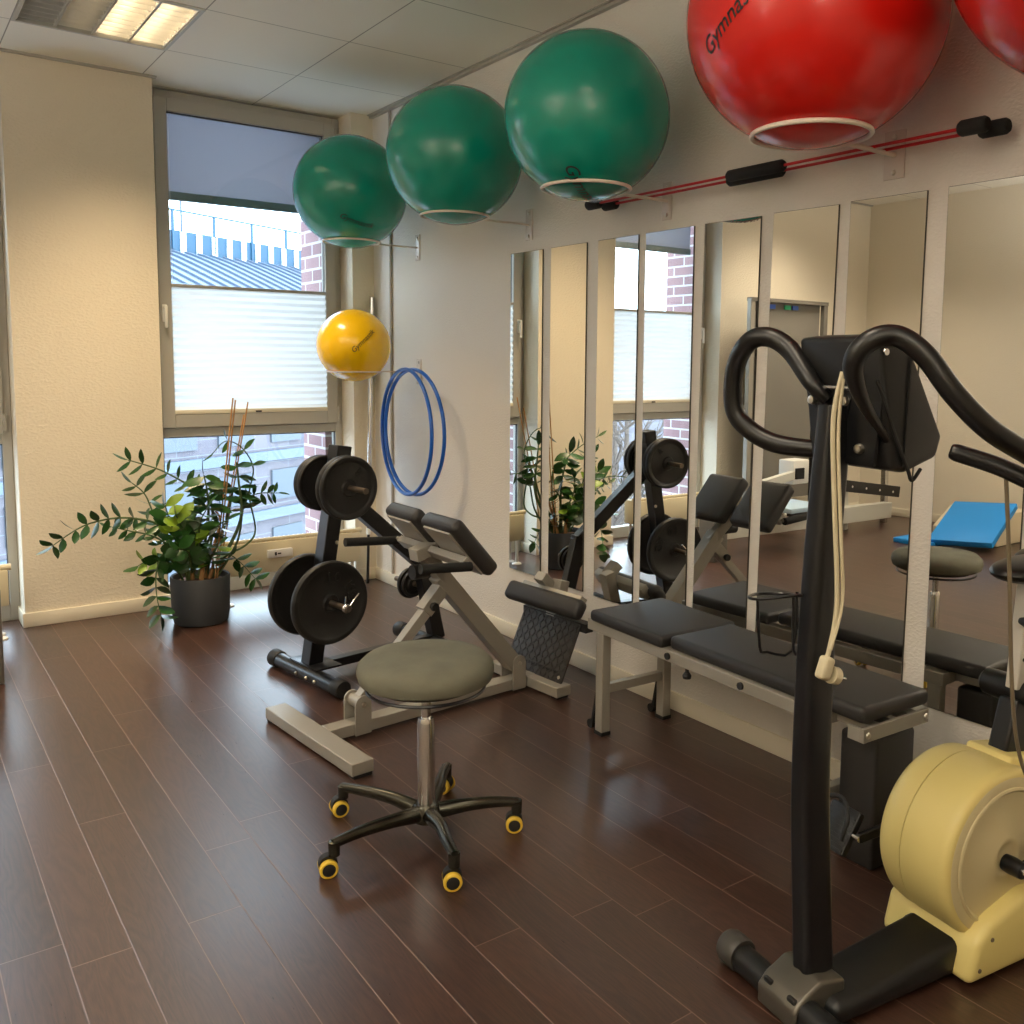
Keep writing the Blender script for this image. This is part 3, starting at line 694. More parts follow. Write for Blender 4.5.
def plate(u, z, v, R, w, lab, txt=None, tilt=0, side=-1, grp='black cast iron weight plates on the rack'):
    t2 = thing('weight_plate', lab, 'weight plate', RM @ Vector((u, v, z)), RK, grp)
    h = w/2
    prof = [(.0145, -h*.9), (.034, -h*.95), (.040, -h*.4), (.044, -h*.35), (R*.80, -h*.35), (R*.85, -h*.8), (R*.90, -h), (R*.97, -h), (R, -h*.55), (R, h*.55), (R*.97, h), (R*.90, h), (R*.85, h*.8), (R*.80, h*.35), (.044, h*.35), (.040, h*.4), (.034, h*.95), (.0145, h*.9), (.0145, -h*.9)]
    MB().lathe((0, 0, 0), [(r, -q) for r, q in prof], axis='Y', seg=64).build('plate_disc', M['iron'], t2)
    if txt:
        chars = list(txt); s0 = .19*R/.19*.19
        for sgn in (1, -1):
            for k, ch in enumerate(chars):
                if ch == ' ': continue
                cu = bpy.data.curves.new('c', 'FONT'); cu.body = ch; cu.size = R*.34; cu.align_x = 'CENTER'; cu.align_y = 'CENTER'; cu.extrude = .0035; cu.offset = .0012; cu.bevel_depth = .0006
                to = bpy.data.objects.new('c', cu); col.objects.link(to)
                me = bpy.data.meshes.new_from_object(to.evaluated_get(bpy.context.evaluated_depsgraph_get())); bpy.data.objects.remove(to)
                a = tilt-(k-(len(chars)-1)/2)*.36; rad = R*.60
                # face -Y for sgn 1, +Y for sgn -1
                base = Matrix.Rotation(PI/2, 4, 'X') if sgn == 1 else Matrix.Rotation(PI, 4, 'Z') @ Matrix.Rotation(PI/2, 4, 'X')
                loc2 = Matrix.Translation((rad*math.cos(a), rad*math.sin(a), h*.35+.001)) @ Matrix.Rotation(a-PI/2, 4, 'Z')
                me.transform(base @ loc2); me.materials.clear(); me.materials.append(M['iron'])
                o = bpy.data.objects.new('raised_character', me); col.objects.link(o); o.parent = t2
    return t2
plate(.030, .372, -.115, .187, .034, 'large black plate on the lower peg, facing the camera, with spring clip', '10 KG', .9)
plate(.030, .372, .09, .187, .034, 'large black plate on the lower peg behind the post, window side')
plate(.114, .88, -.145, .143, .028, 'smaller black plate on the upper peg, outermost towards the camera', '5', .95)
plate(.114, .88, -.114, .143, .028, 'smaller black plate on the upper peg, sandwiched behind the front one')
plate(.114, .88, .075, .128, .028, 'smaller black plate on the upper peg, window side, next to the post')
plate(.114, .88, .104, .128, .028, 'smaller black plate on the upper peg, outermost towards the window')
plate(.605, .333, .062, .068, .022, 'tiny black plate on the rear low peg, close to the rear post')
plate(.605, .333, .085, .078, .020, 'small black plate on the rear low peg, outer of the two')
t = thing('spring_clip', 'chrome spring clip on the lower peg of the weight rack', 'spring clip', RM @ Vector((.030, -.252, .372)), RK)
MB().tube([(.017*math.cos(a), -.012+.0035*a/1.0*.3, .017*math.sin(a)) for a in [k*PI/8 for k in range(0, 50)]], .0028, seg=8, smooth=1).build('coil', M['chrome'], t)
MB().tube([(.012, -.01, .012), (.03, -.012, .035), (.055, -.012, .06)], .003, seg=8, smooth=3).build('handle', M['chrome'], t)
MB().tube([(-.002, .008, .017), (.0, .008, .04), (.002, .008, .052)], .003, seg=8, smooth=3).build('handle', M['chrome'], t)

# ------------------------------------------------------------ back extension bench
HO = (1.27, 3.25, 0); HA = math.radians(5)
t = thing('back_extension_bench', 'silver back extension bench with split thigh pads and a tread plate', 'exercise bench', HO, HA)
S = M['silver']
MB().box((.01, 0, .033), (.085, .70, .045)).build('front_foot', S, t, bevel=.003)
for v in (-.33, .33): MB().box((.01, v, .006), (.07, .04, .012)).build('rubber_foot', M['rubber'], t)
MB().box((.56, 0, .035), (1.02, .07, .045)).build('base_beam', S, t, bevel=.003)
MB().box((1.045, .0, .033), (.08, .475, .045)).build('rear_foot', S, t, bevel=.003)
for v in (-.21, .21): MB().box((1.045, v, .006), (.06, .04, .012)).build('rubber_foot', M['rubber'], t)
for u in (.185, .955):
    for v in (-.043, .043):
        MB().prism([(u-.034, .012), (u+.034, .012), (u+.034, .13)]+[(u+.034*math.cos(a), .13+.034*math.sin(a)) for a in [k*PI/10 for k in range(1, 10)]]+[(u-.034, .13)], v-.004, v+.004).build('pivot_bracket', S, t)
        MB().lathe((u, v*1.12, .13), [(0, -.006), (.008, -.005), (.009, 0), (.009, .004)], axis='Y', seg=12).build('bolt', M['bolt'], t)
MB().cyl((.185, -.038, .13), (.185, .038, .13), .024).cyl((.955, -.038, .13), (.955, .038, .13), .024).build('pivot_barrel', S, t)
MB().bar((.955, 0, .115), (.56, 0, .575), .065, .07).build('main_post', S, t, bevel=.003)
MB().bar((.195, 0, .135), (.54, 0, .475), .04, .042).build('strut', S, t, bevel=.002)
MB().bar((.488, 0, .432), (.60, 0, .545), .055, .056).build('strut_sleeve', S, t, bevel=.002)
for v in (-.03, .03): MB().lathe((.515, v*1.3, .455), [(0, -.012), (.016, -.012), (.018, .0), (.014, .012), (0, .012)], axis='Y', seg=18).build('locking_knob', M['rubber'], t)
MB().bar((.60, 0, .54), (.455, -.03, .70), .052, .055).build('telescope_sleeve', S, t, bevel=.003)
MB().lathe((.47, .0, .60), [(0, -.035), (.03, -.035), (.03, .035), (0, .035)], axis='X', seg=20).build('locking_knob', M['rubber'], t)
UA = Matrix.Translation((0, -.0625, 0)) @ Matrix.Rotation(math.radians(-4.3), 4, 'Z')
def up(mb, name, m, **k):
    bmesh.ops.transform(mb.bm, matrix=UA, verts=mb.bm.verts); return mb.build(name, m, t, **k)
up(MB().bar((.475, -.26, .695), (.475, .26, .695), .05, .03, up=(.7, 0, .7)), 'cross_plate', S, bevel=.003)
up(MB().bar((.40, .03, .685), (.5, .04, .705), .06, .05), 'cross_socket', S, bevel=.003)
pd = Vector((.65, 0, -.76)).normalized(); pn = Vector((.76, 0, .65))
PR = Matrix((pd, Vector((0, 1, 0)), pd.cross(Vector((0, 1, 0))))).transposed()
for v in (-.150, .150):
    c = Vector((.523, v, .771))
    up(MB().box(c-pn*.066, (.225, .19, .008), PR), 'pad_board', M['silver'])
    up(MB().box(c-pn*.031, (.268, .252, .062), PR, bev=.022, seg=4), 'thigh_pad', M['vinyl'])
for v in (.295, -.275):
    z0 = .70 if v > 0 else .692
    up(MB().tube([(.475, v*.86, .695), (.47, v*.96, z0), (.44, v, z0)], .012, seg=12, smooth=3), 'grip_tube', M['silver'])
    up(MB().tube([(.475, v, z0-.005), (.235 if v > 0 else .265, v, z0+.012)], [.018, .018], seg=16, smooth=1), 'hand_grip', M['foam'])
# rear: tread plate, support post and calf pad
a0, a1 = Vector((1.055, 0, .052)), Vector((1.175, 0, .305))
dd = (a1-a0).normalized(); nn_ = Vector((-dd.z, 0, dd.x))
def tread():
    mb = MB().bar((a0.x, -.015, a0.z), (a1.x, -.015, a1.z), .385, .008, up=nn_)
    for i in range(11):
        for j in range(15):
            c = a0+dd*(.014+.0245*i)+nn_*.005+Vector((0, -.195+.0257*j, 0))
            ang = .7 if (i+j) % 2 else -.7
            x = (dd*math.cos(ang)+Vector((0, 1, 0))*math.sin(ang)); y = nn_.cross(x)
            mb.box(c, (.022, .006, .006), Matrix((x, y, nn_)).transposed())
    return mb
tread().build('tread_plate', M['diamond'], t, smooth=False)
for v in (-.185, .165):
    MB().lathe(tuple(a0+dd*.025+Vector((0, v, 0))+nn_*.006), [(0, .004), (.006, .003), (.008, 0)], R=Matrix((Vector((0, 1, 0)), nn_.cross(Vector((0, 1, 0))), nn_)).transposed(), seg=12).build('bolt', M['bolt'], t)
MB().bar((a0.x+.03, -.17, .08), (a0.x+.03, .15, .08), .035, .035).build('plate_bar', M['rubber'], t)
MB().bar((a1.x+.015, -.24, .285), (a1.x+.015, .19, .285), .045, .04).build('plate_bar', M['rubber'], t)
MB().bar((1.125, 0, .03), (1.235, 0, .45), .06, .055, up=(1, 0, 0)).build('rear_post', S, t, bevel=.003)
MB().box((1.160, -.02, .392), (.04, .40, .065), Euler((0, .6, 0)).to_matrix(), bev=.003).build('pad_board', S, t)
MB().box((1.115, -.02, .382), (.062, .50, .088), Euler((0, .6, 0)).to_matrix(), bev=.024, seg=4).build('calf_pad', M['vinyl'], t)
MB().bar((1.20, .045, .42), (1.145, .045, .475), .06, .045).build('adjuster_box', S, t, bevel=.003)
MB().lathe((1.19, -.28, .33), [(0, -.012), (.02, -.012), (.022, 0), (.02, .012), (0, .012)], axis='Y', seg=18).build('locking_knob', M['rubber'], t)

# ------------------------------------------------------------ stool
t = thing('rolling_stool', 'round rolling stool with grey velour seat and yellow ringed castors', 'stool', (1.285, 2.395, 0))
Rs = .203
MB().lathe((0, 0, .5), [(0, 0), (Rs-.025, 0), (Rs-.006, .010), (Rs, .030), (Rs-.003, .052), (Rs-.022, .070), (Rs-.07, .078), (0, .081)], seg=72).build('seat', M['velour'], t)
MB().lathe((0, 0, .488), [(0, 0), (Rs-.05, 0), (Rs-.045, .012), (0, .012)], seg=48).build('seat_plate', M['rubber'], t)
MB().tube([((Rs-.028)*math.cos(a), (Rs-.028)*math.sin(a), .482) for a in [2*PI*k/48 for k in range(48)]], .005, seg=8, smooth=1, closed=True).build('lift_ring', M['blackpaint'], t)
MB().cyl((0, 0, .36), (0, 0, .49), .014).build('piston', M['chrome'], t)
MB().lathe((0, 0, .10), [(0, 0), (.026, 0), (.026, .27), (.022, .285), (0, .285)], seg=32).build('gas_column', M['chrome'], t)
MB().lathe((0, 0, .06), [(0, 0), (.030, 0), (.045, .01), (.045, .045), (.034, .06), (0, .06)], seg=32).build('base_hub', M['polish'], t)
CP = [(-.160, .325), (.243, -.085), (-.072, -.262), (-.335, .012), (.206, .27)]
for k, ang in enumerate((116.5, -27.5, 260.5, 188.5, 44.5)):
    a = math.radians(ang); d = Vector((math.cos(a), math.sin(a), 0)); s_ = Vector((-d.y, d.x, 0))
    OF = Vector((-.012, .02, 0))
    leg = MB().tube([d*.02+Vector((0, 0, .090)), d*.12+Vector((0, 0, .104)), d*.22+OF*.7+Vector((0, 0, .103)), d*.30+OF+Vector((0, 0, .096))], [.026, .020, .017, .014], seg=16, smooth=5)
    lg = leg.build('leg', M['polish'], t)
    MB().lathe(tuple(d*.295+OF+Vector((0, 0, .062))), [(0, 0), (.016, 0), (.017, .04), (0, .045)], seg=20).build('leg_tip', M['polish'], lg)
    tr = Vector((random.uniform(-1, 1), random.uniform(-1, 1), 0)).normalized()
    fx = Matrix.Rotation(math.radians([84, 60, 66, 76, 30][k]), 3, 'Z') @ Vector((1, 0, 0)); ax = fx     # wheel axle direction
    tdir = Vector((-ax.y, ax.x, 0)); cpos = (d*.297+OF)*.6+Vector((CP[k][0], CP[k][1], 0))*.4
    hood = MB().lathe((0, 0, 0), [(0, -.012), (.026, -.012), (.027, 0), (.026, .012), (0, .012)], R=Matrix((tdir, Vector((0, 0, 1)), ax)).transposed(), seg=24)
    h = hood.build('castor', M['rubber'], t); h.location = cpos+Vector((0, 0, .036))
    MB().cyl((-.012*tdir.x, -.012*tdir.y, .005), (-.012*tdir.x, -.012*tdir.y, .04), .008, seg=12).build('castor_stem', M['rubber'], h)
    Rw = Matrix((tdir, Vector((0, 0, 1)), ax)).transposed()
    for s2 in (-1, 1):
        w = MB().lathe(tuple(ax*s2*.017), [(.0185, -.009), (.023, -.009), (.0262, -.006), (.0262, .006), (.023, .0095), (.0185, .0095), (.0185, -.009)], R=Rw, seg=28).build('castor_tyre', M['casteryellow'], h)
        w.location = (0, 0, -.0095)
        w2 = MB().lathe(tuple(ax*s2*.017), [(0, -.008), (.0188, -.008), (.0188, .0085), (.010, .011), (0, .0115)] if s2 > 0 else [(0, -.0115), (.010, -.011), (.0188, -.0085), (.0188, .008), (0, .008)], R=Rw, seg=28).build('castor_disc', M['rubber'], h)
        w2.location = (0, 0, -.0095)

# ------------------------------------------------------------ flat bench
t = thing('weight_bench', 'flat weight bench with two black pads on a silver frame under the mirrors', 'exercise bench', (2.358, 2.2, 0), -.043)
B0 = Vector((2.38, 2.2, 0))
def bx(mb, x0, x1, y0, y1, z0, z1, **k): return mb.box((((x0+x1)/2-B0.x), ((y0+y1)/2-B0.y), (z0+z1)/2), (x1-x0, y1-y0, z1-z0), **k)
for x in (2.23, 2.54):
    bx(MB(), x-.02, x+.02, 1.62, 2.79, .405, .448).build('side_rail', S, t, bevel=.003)
    for y in (2.71, 1.65):
        bx(MB(), x-.02, x+.02, y-.022, y+.022, .012, .405).build('leg', S, t, bevel=.003)
        bx(MB(), x-.022, x+.022, y-.024, y+.024, 0, .014).build('rubber_foot', M['rubber'], t)
for y in (2.77, 1.64): bx(MB(), 2.25, 2.52, y-.02, y+.02, .405, .445).build('cross_rail', S, t, bevel=.003)
for y in (2.71, 1.65): bx(MB(), 2.25, 2.52, y-.015, y+.015, .165, .2).build('leg_stretcher', S, t, bevel=.002)
MB().box((0, 2.385-2.2+.16, .4685), (.37, .43, .045), bev=.016, seg=4).build('head_pad', M['vinyl'], t)
MB().box((-.005, 1.905-2.2, .4705), (.305, .83, .048), bev=.018, seg=4).build('seat_pad', M['vinyl'], t)
bx(MB(), 2.27, 2.31, 1.485, 1.7, .41, .435).build('slide_bar', S, t, bevel=.002)
bx(MB(), 2.44, 2.48, 1.485, 1.7, .41, .435).build('slide_bar', S, t, bevel=.002)
bx(MB(), 2.205, 2.50, 1.475, 1.487, .405, .445).build('end_plate', S, t, bevel=.001)
bx(MB(), 2.205, 2.212, 1.487, 1.53, .405, .445).build('end_plate', S, t, bevel=.001)
for x in (2.222, 2.485): MB().lathe((x-B0.x, 1.474-B0.y, .425), [(0, -.006), (.008, -.004), (.01, 0)], axis='Y', seg=12).build('bolt', M['bolt'], t)
for y, z in ((2.305, .427), (1.95, .427)): MB().lathe((2.208-B0.x, y-B0.y, z), [(0, -.008), (.012, -.008), (.012, 0)], axis='X', seg=16).build('adjuster_knob', M['rubber'], t)
MB().cyl((2.24-B0.x, 2.24-B0.y, .405), (2.24-B0.x, 2.24-B0.y, .375), .007, seg=12).lathe((2.24-B0.x, 2.24-B0.y, .360), [(0, 0), (.014, 0), (.016, .01), (.01, .02), (0, .02)], seg=16).build('adjuster_knob', M['rubber'], t)
for x in (2.235, 2.545): MB().bar((x-B0.x, 2.745-B0.y, .16), (x-B0.x, 2.775-B0.y, .02), .02, .012).lathe((x-B0.x, 2.785-B0.y, .018), [(0, -.012), (.018, -.012), (.018, .012), (0, .012)], axis='X', seg=18).build('transport_wheel', M['rubber'], t)
# black box under the bench end
t = thing('black_box', 'black fabric covered box standing under the near end of the bench', 'box', (2.325, 1.555, 0))
MB().box((0, 0, .195), (.19, .125, .39), bev=.012, seg=3).build('box_body', M['vinyl'], t)
MB().box((0, 0, .383), (.165, .1, .012), bev=.004).build('box_lid', M['rubber'], t)

# ------------------------------------------------------------ exercise bike
BO = (1.6, 1.25, 0); BA = math.radians(-8)
t = thing('exercise_bike', 'black exercise bike with pale yellow flywheel housing and foam handlebars', 'exercise bike', BO, BA)
MB().lathe((-.02, 0, .036), [(0, -.18), (.033, -.18), (.033, .18), (0, .18)], axis='Y', seg=28).build('front_foot', M['bikeblack'], t)
for v in (-.185, .185): MB().lathe((-.02, v, .041), [(0, -.028), (.038, -.028), (.041, -.02), (.041, .02), (.036, .03), (0, .03)], axis='Y', seg=28).build('foot_cap', mat('grey foot cap', srgb(60, 58, 54), .4), t)
br = MB().prism([(-.06, .005), (.09, .005), (.09, .085), (.02, .10), (-.035, .075), (-.06, .05)], -.062, .062, bev=.008)
br.build('column_clamp', mat('worn steel clamp', srgb(96, 92, 84), .35, .6), t)
MB().box((-.046, -.038, .064), (.012, .026, .012), bev=.004).box((-.046, .038, .064), (.012, .026, .012), bev=.004).build('clamp_slot', M['rubber'], t)
MB().prism([(.02, .008), (.50, .008), (.50, .11), (.40, .09), (.14, .062), (.03, .06)], -.10, .05, bev=.02).build('base_shell', M['bikeblack'], t)
# main column: a curved box profile with ribs
cpts = [(.05, .09), (.038, .252), (.022, .49), (.020, .718), (.024, .941), (.036, 1.159), (.052, 1.36)]
def column_mb():
    mb = MB(); P = cr([(u, 0, z) for u, z in cpts], 6); rings = []
    n = len(P)
    for i, p in enumerate(P):
        T = (P[min(n-1, i+1)]-P[max(0, i-1)]).normalized(); X_ = Vector((T.z, 0, -T.x)); Y_ = Vector((0, 1, 0))
        f = 1-.18*i/n
        sec = []
        for k in range(28):
            a = 2*PI*k/28; e = .55
            cx = math.copysign(abs(math.cos(a))**e, math.cos(a)); cy = math.copysign(abs(math.sin(a))**e, math.sin(a))
            g = 1-.06*(1 if k in (6, 8, 20, 22, 0, 14) else 0)
            sec.append(mb.bm.verts.new(p+X_*cx*.044*f*g+Y_*cy*.031*f*g))
        rings.append(sec)
    for A, B in zip(rings, rings[1:]):
        for k in range(28): mb.bm.faces.new((A[k], A[(k+1) % 28], B[(k+1) % 28], B[k]))
    mb.bm.faces.new(rings[0][::-1]); mb.bm.faces.new(rings[-1]); return mb
column_mb().build('main_column', M['blackpaint'], t)
# console
con = MB().prism([(.035, 1.505), (.115, 1.515), (.24, 1.30), (.225, 1.255), (.13, 1.225), (.085, 1.235), (.065, 1.36)], -.125, .105, bev=.012).build('console', M['bikeblack'], t)
MB().prism([(.122, 1.508), (.128, 1.512), (.247, 1.308), (.241, 1.304)], -.105, .085).build('display_panel', mat('grey display panel', srgb(70, 76, 74), .3), con)
MB().bar((.13, -.128, 1.50), (.12, -.128, 1.24), .003, .004, up=(1, 0, 0)).build('console_seam', M['rubber'], con)
MB().prism([(.09, 1.40), (-.038, 1.40), (.0, 1.22), (.0, 1.22)], .060, .068, axis='x').prism([(.075, 1.41), (-.12, 1.41), (-.10, 1.24), (.01, 1.24)], .062, .07, axis='x').build('mount_bracket', M['blackpaint'], t)
MB().cyl((.05, -.06, 1.40), (.05, .075, 1.40), .005).build('cross_rod', M['chrome'], t)
for v, z in ((.078, 1.371), (-.019, 1.372), (-.063, 1.274)): MB().lathe((.058, v, z), [(0, -.008), (.009, -.006), (.011, 0), (.011, .004)], axis='X', seg=16).build('bolt', M['bolt'], t)
MB().lathe((.055, -.128, 1.475), [(0, -.003), (.007, -.002), (.008, 0)], axis='Y', seg=14).build('bolt', M['chrome'], t)
Lh = [(.058, .03, 1.372), (.038, .06, 1.408), (.036, .13, 1.48), (.014, .18, 1.509), (-.001, .23, 1.496), (.003, .28, 1.433), (.012, .29, 1.343), (.031, .26, 1.296), (.063, .2, 1.264), (.112, .12, 1.256), (.119, .08, 1.259)]
Rh = [(.157, -.1, 1.233), (.056, -.12, 1.318), (-.016, -.137, 1.38), (-.063, -.155, 1.448), (-.052, -.18, 1.492), (-.011, -.21, 1.504), (.023, -.25, 1.468), (.062, -.29, 1.395), (.127, -.32, 1.33), (.236, -.34, 1.274), (.317, -.345, 1.232), (.335, -.34, 1.215), (.288, -.33, 1.214), (.231, -.27, 1.250), (.184, -.205, 1.274), (.176, -.194, 1.278)]
MB().tube(Lh, [.014, .019]+[.0225]*7+[.0205, .019], seg=20, smooth=8).build('handlebar', M['softblack'], t)
MB().tube(Rh, [.007, .009, .014, .020, .021, .021, .0215, .0215, .0215, .021, .02, .0195, .019, .0185, .018, .010], seg=20, smooth=8).build('handlebar', M['softblack'], t)
MB().tube([(.03, -.13, 1.42), (.09, -.132, 1.30), (.13, -.13, 1.235), (.15, -.125, 1.21), (.18, -.12, 1.232)], .004, seg=8, smooth=5).build('sensor_wire', M['rubber'], t)
MB().tube([(.236, -.28, 1.24), (.262, -.28, 1.06), (.300, -.28, .763), (.345, -.28, .615), (.43, -.28, .50), (.52, -.2, .47)], .0042, seg=8, smooth=6).build('pulse_cable', M['sensor'], t)
# bottle cage
MB().tube([(-.095, .05, .945), (-.03, .01, .955), (.0, .03, .945), (.012, .09, .935), (-.04, .12, .935), (-.095, .09, .94)], .0035, seg=8, smooth=5, closed=True).tube([(-.095, .06, .94), (-.085, .06, .835), (-.065, .06, .822), (.0, .05, .818), (.008, .05, .95)], .0035, seg=8, smooth=3).tube([(-.03, .02, .95), (-.02, .025, .83), (.005, .03, .82)], .0035, seg=8, smooth=3).build('bottle_cage', M['blackpaint'], t)
MB().bar((.0, .035, .81), (.0, .035, 1.0), .014, .01).build('cage_clip', M['rubber'], t)
# flywheel housing
HC_ = Vector((.555, 0, .276))
def half(v0, v1, Rb): return MB().lathe((HC_.x, 0, HC_.z), Rb, axis='Y', seg=72)
MB().lathe(tuple(HC_), [(0, -.108), (.10, -.108), (.194, -.108), (.204, -.104), (.2095, -.094), (.2105, -.08), (.2105, .024), (0, .024)], axis='Y', seg=80).build('housing_near_half', M['bikeyellow'], t)
MB().lathe(tuple(HC_), [(0, .027), (.2095, .027), (.2095, .06), (.206, .085), (.195, .1), (.17, .108), (0, .110)], axis='Y', seg=80).build('housing_far_half', M['bikeyellow'], t)
MB().lathe(tuple(HC_+Vector((0, -.1085, 0))), [(.170, .002), (.168, -.004), (.163, -.006), (.158, -.002), (.155, .0)], axis='Y', seg=80).lathe(tuple(HC_+Vector((0, -.109, 0))), [(.192, .0008), (.190, -.0005), (.157, -.0005), (.056, -.0012), (.050, -.006), (.036, -.006), (.030, -.001), (0, -.001)], axis='Y', seg=64).build('disc_cover', M['bikeshaded'], t)
MB().prism([(.395, .012), (.95, .012), (.95, .10), (.80, .17), (.60, .19), (.47, .15), (.42, .11)], -.148, .12, bev=.02).build('housing_skirt', M['bikeyellow'], t)
for u, z in ((.43, .045), (.47, .11)): MB().lathe((u, -.149, z), [(0, -.001), (.005, -.001), (.006, .002)], axis='Y', seg=12).build('screw', M['sensor'], t)
MB().prism([(.60, .44), (.62, .49), (.80, .46), (.86, .38), (.8, .3), (.6, .3)], -.065, .065, bev=.01).build('seat_collar', M['bikeyellow'], t)
# cranks and pedals
for s_, uu, zz in ((-1, .80, .34), (1, .36, .235)):
    cr_ = MB().lathe((HC_.x, s_*.13, HC_.z-.015), [(0, -.03), (.02, -.03), (.022, 0), (.02, .025), (0, .025)], axis='Y', seg=24)
    cr_.bar((HC_.x, s_*.15, HC_.z-.015), (uu, s_*.17, zz), .014, .026)
    cr_.build('crank_arm', M['blackpaint'], t, bevel=.003)
    MB().lathe((HC_.x, s_*.163, HC_.z-.015), [(0, -.005), (.008, -.004), (.009, .004)] if s_ < 0 else [(.009, -.004), (.008, .004), (0, .005)], axis='Y', seg=14).build('crank_bolt', M['chrome'], t)
    pc = Vector((uu, s_*.235, zz))
    q = MB().box(pc, (.12, .10, .022), Euler((0, -1.0, 0)).to_matrix(), bev=.006)
    for k in range(10): q.box(pc+Euler((0, -1.0, 0)).to_matrix() @ Vector((-.05+.011*k, 0, .012)), (.003, .09, .004), Euler((0, -1.0, 0)).to_matrix())
    pd_ = q.build('pedal', M['bikeblack'], t)
    MB().cyl((uu, s_*.165, zz), (uu, s_*.19, zz), .008).build('pedal_axle', M['chrome'], pd_)
    MB().tube([pc+Vector((-.045, -.05*1, .0)), pc+Vector((-.03, -.055, .06)), pc+Vector((.0, 0, .085)), pc+Vector((-.03, .055, .06)), pc+Vector((-.045, .05, .0))], .006, seg=8, smooth=5).build('toe_strap', M['rubber'], pd_)
# seat tube, clamp roller, seat post, saddle
MB().bar((.68, 0, .42), (.73, 0, .60), .055, .09, up=(1, 0, 0)).build('seat_tube', M['bikeblack'], t, bevel=.008)
MB().lathe((.738, 0, .618), [(0, -.11), (.022, -.11), (.034, -.098), (.036, -.07), (.036, .07), (.034, .098), (.022, .11), (0, .11)], axis='Y', seg=28).build('post_clamp', M['softblack'], t)
MB().bar((.722, 0, .63), (.745, 0, .90), .035, .055, up=(1, 0, 0)).build('seat_post', mat('light grey seat post', srgb(196, 192, 182), .4), t, bevel=.004)
for k in range(4): MB().lathe((.715+.008*k, -.0185, .71+.045*k), [(0, -.001), (.005, -.001), (.005, .002)], axis='Y', seg=10).build('post_hole', M['rubber'], t)
MB().lathe((.69, -.03, .815), [(0, -.02), (.012, -.02), (.014, -.005), (.008, .012)], axis='Y', seg=16).build('height_knob', M['rubber'], t)
sd = MB().sphere((.78, 0, .935), 1, 28, (.16, .085, .034)).sphere((.88, 0, .94), 1, 28, (.10, .125, .04))
sd.build('saddle', M['softblack'], t)

t = thing('power_cable', 'cream power cable with plug hanging down the bike column', 'power cord', (1.6, 1.25, 0), BA)
MB().tube([(.012, -.055, 1.434), (-.004, -.05, 1.335), (.008, -.05, 1.167), (.022, -.055, .953), (.006, -.055, .85), (-.004, -.055, .83)], .0052, seg=8, smooth=6).tube([(.012, -.057, 1.42), (.004, -.058, 1.30), (.024, -.058, 1.08), (.032, -.06, .95), (.004, -.06, .85)], .004, seg=8, smooth=5).build('cable', M['cream'], t)
MB().box((-.008, -.058, .812), (.03, .026, .05), Euler((0, .35, 0)).to_matrix(), bev=.008, seg=3).lathe((.009, -.058, .795), [(0, 0), (.019, 0), (.019, .018), (0, .02)], R=Euler((0, 1.9, 0)).to_matrix(), seg=20).build('plug', M['cream'], t)
MB().cyl((.019, -.066, .79), (.046, -.066, .782), .0024, seg=8).cyl((.019, -.05, .79), (.046, -.05, .782), .0024, seg=8).build('prong', M['chrome'], t)

# ------------------------------------------------------------ multi gym at the far left (seen in the mirrors)
G = M['greyequip']
t = thing('multi_gym', 'light grey weight machine with long floor beam, seen in the mirrors', 'weight machine', (-1.0, 4.9, 0))
GO = Vector((-1.0, 4.9, 0))
def gb(p, q, w, h, name, m=G, up=(0, 0, 1)): return MB().bar(Vector(p)-GO, Vector(q)-GO, w, h, up=up).build(name, m, t, bevel=.004)
gb((.36, 4.74, .22), (-2.20, 5.00, .12), .08, .14, 'floor_beam')
MB().box(Vector((.347, 4.745, .215))-GO, (.14, .16, .43), bev=.008).build('beam_end_block', M['darkequip'], t)
gb((-1.56, 5.0, .0), (-1.52, 5.0, .64), .05, .05, 'upright', up=(1, 0, 0))
gb((-2.17, 5.02, .0), (-2.15, 5.02, .62), .05, .05, 'upright', M['chrome'], up=(1, 0, 0))
gb((-1.40, 4.90, .41), (-2.24, 4.92, .29), .02, .10, 'pad_strip', M['vinyl'])
for k in range(4): MB().lathe(Vector((-1.5-.2*k, 4.888, .395-.03*k))-GO, [(0, -.003), (.01, -.002), (.011, 0)], axis='Y', seg=10).build('rivet', M['white'], t)
for x in (-.66, -1.62): gb((x, 5.35, .02), (x, 5.35, 1.99), .045, .05, 'tower_post', M['silver'] if x > -1 else M['darkequip'], up=(1, 0, 0))
MB().box(Vector((-1.14, 5.38, 1.12))-GO, (.88, .02, 1.72)).build('tower_panel', M['smoked'], t)
MB().box(Vector((-1.14, 5.35, 1.98))-GO, (1.0, .06, .03)).build('tower_top', M['darkequip'], t)
gb((-.72, 5.33, .02), (-.72, 5.33, 1.97), .02, .03, 'tower_edge', M['rubber'], up=(1, 0, 0))
for x, m in ((-.84, 'tapegreen'), (-.93, 'tapeblue'), (-1.13, 'tapegreen'), (-1.23, 'tapeblue')): MB().box(Vector((x, 5.36, 1.93))-GO, (.075, .012, .035)).build('tape_strip', M[m], t)
MB().box(Vector((-.85, 5.0, .56))-GO, (.20, .16, .20), bev=.012).build('pivot_block', M['white'], t)
MB().box(Vector((-.82, 4.915, .55))-GO, (.10, .02, .09)).build('block_slot', M['rubber'], t)
gb((-.30, 4.86, .50), (-.80, 4.95, .54), .05, .07, 'lever_arm')
MB().box(Vector((-.35, 4.60, .36))-GO, (.42, .34, .04), bev=.01).build('seat_pad', M['lightblue'], t)
gb((-.2, 4.50, .33), (-.75, 4.62, .33), .04, .045, 'seat_bolster', M['vinyl'])
MB().box(Vector((-.35, 4.72, .28))-GO, (.06, .06, .14)).build('seat_support', G, t)
